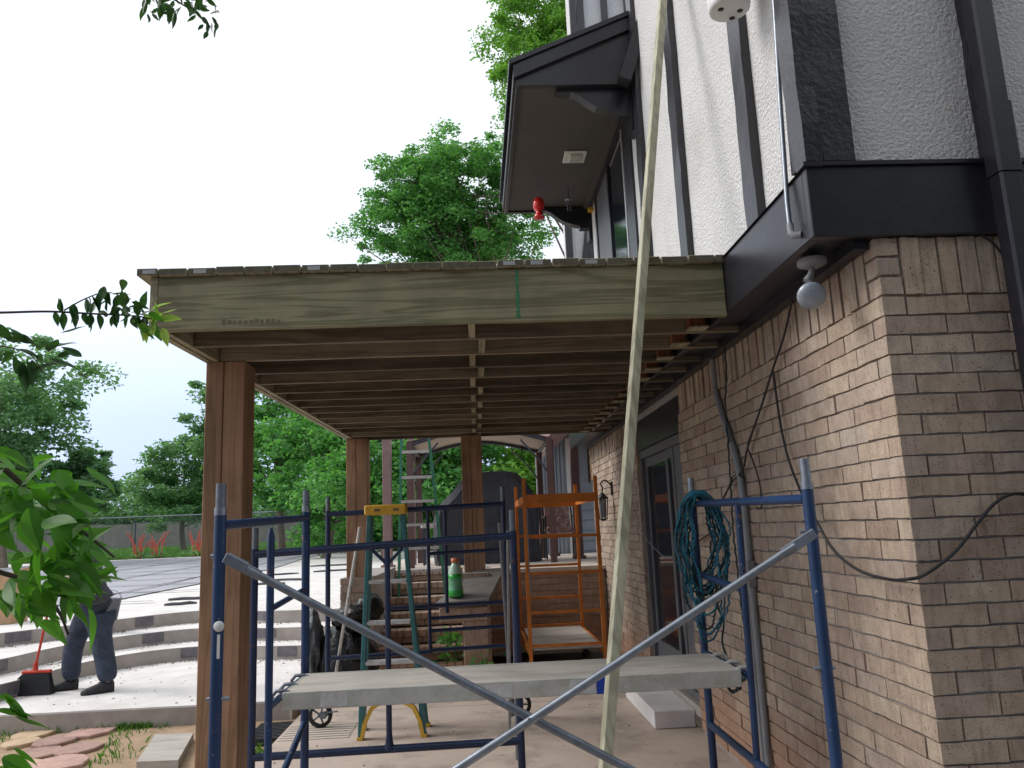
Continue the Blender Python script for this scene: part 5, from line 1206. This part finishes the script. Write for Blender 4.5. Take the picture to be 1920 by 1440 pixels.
# mid bough across the sky
P = bough([(-80, 586, 1.85), (0, 586, 1.88), (90, 584, 1.9), (170, 588, 1.92), (250, 592, 1.94), (285, 598, 1.95)], .0035, .0018)
P2 = bough([(120, 582, 1.9), (160, 560, 1.9), (200, 548, 1.92), (240, 560, 1.94)], .002, .001)
P3 = bough([(-60, 640, 1.85), (20, 652, 1.86), (60, 668, 1.86), (80, 700, 1.86)], .002, .001)
for P_, cnt, sz_ in ((P, 22, .044), (P2, 14, .044)):
    for i in range(cnt):
        q_ = P_[int(len(P_)*(.42+.56*random.random()))-1] if P_ is P else random.choice(P_)
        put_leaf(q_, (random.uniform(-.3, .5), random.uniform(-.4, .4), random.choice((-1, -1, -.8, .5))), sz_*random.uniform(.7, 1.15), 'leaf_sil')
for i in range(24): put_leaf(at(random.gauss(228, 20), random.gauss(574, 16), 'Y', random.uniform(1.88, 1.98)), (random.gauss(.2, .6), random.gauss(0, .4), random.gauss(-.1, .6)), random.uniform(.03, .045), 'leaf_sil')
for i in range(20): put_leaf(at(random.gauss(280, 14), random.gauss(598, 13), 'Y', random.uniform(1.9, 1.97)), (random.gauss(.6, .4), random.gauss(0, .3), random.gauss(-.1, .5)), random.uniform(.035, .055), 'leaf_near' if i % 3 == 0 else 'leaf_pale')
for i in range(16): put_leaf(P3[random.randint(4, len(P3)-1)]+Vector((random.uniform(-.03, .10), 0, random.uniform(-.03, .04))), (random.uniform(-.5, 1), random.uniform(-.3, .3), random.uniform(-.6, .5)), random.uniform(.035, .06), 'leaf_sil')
for (px, py, dx, dz) in ((70, 655, 1, .35), (95, 672, 1, -.35), (90, 650, 1, .2), (30, 655, 1, -.3), (45, 680, .1, -1), (55, 690, -.1, -1), (60, 675, .2, -1)): put_leaf(at(px, py, 'Y', 1.86), (dx, 0, dz), .066, 'leaf_sil', .3)
# high tip
P = bough([(200, -60, 2.2), (300, -15, 2.25), (360, 20, 2.3), (395, 50, 2.3)], .004, .0015)
for i in range(60): put_leaf(at(random.uniform(272, 405), random.gauss(6, 14), 'Y', random.uniform(2.2, 2.35)), (random.gauss(.1, .5), random.gauss(0, .4), random.gauss(-.75, .4)), random.uniform(.03, .055), 'leaf_sil')
for i in range(12): put_leaf(at(random.gauss(388, 9), random.gauss(44, 10), 'Y', 2.3), (random.gauss(.1, .5), 0, random.gauss(-.8, .3)), random.uniform(.025, .04), 'leaf_sil')
# its unseen crown, thickened overhead and behind the camera to shade camera-facing walls
r_ = np.random.default_rng(77); nc = 90; d = r_.normal(size=(nc, 3)); d /= np.linalg.norm(d, axis=1)[:, None]
cl_ = np.array([1.6, -4.2, 6.4])+d*(.2+.8*r_.random(nc))[:, None]*np.array([6.2, 3.2, 2.6]); idx = r_.integers(0, nc, 60000); off = r_.normal(size=(60000, 3)); off /= np.linalg.norm(off, axis=1)[:, None]; off *= (r_.random(60000)**.45)[:, None]*.95
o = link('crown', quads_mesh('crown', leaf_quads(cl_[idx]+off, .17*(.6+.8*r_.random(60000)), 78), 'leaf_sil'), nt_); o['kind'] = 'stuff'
for i, (x_, y_, z_, rx, rz) in enumerate(((6, -13, 7, 5.5, 5.5), (-3, -15, 7.5, 6, 6), (-12, -12, 6.5, 5, 5.2), (14, -10, 7, 5.5, 5.5), (1.5, -9.5, 6.0, 4.2, 4.6))):  # unseen trees added behind the camera to darken the faces turned to it
    tree('yard_tree', ['full leafy tree in the yard behind the photographer, right of centre', 'tallest leafy tree in the yard behind the photographer', 'leafy tree in the yard behind the photographer, far left', 'leafy tree in the yard behind the photographer beyond the house end', 'nearest leafy tree straight behind the photographer'][i], (x_, y_, -.15), (x_, y_, z_), (rx, rx*.7, rz), 60, 260, .34, 'leaf_sil', 400+i*3, .25, 'trees in the yard behind the camera', limbs=8, clump_r=.3, shell=.3)
print('individual wall bricks', NIND[0], 'objects', len(bpy.data.objects))
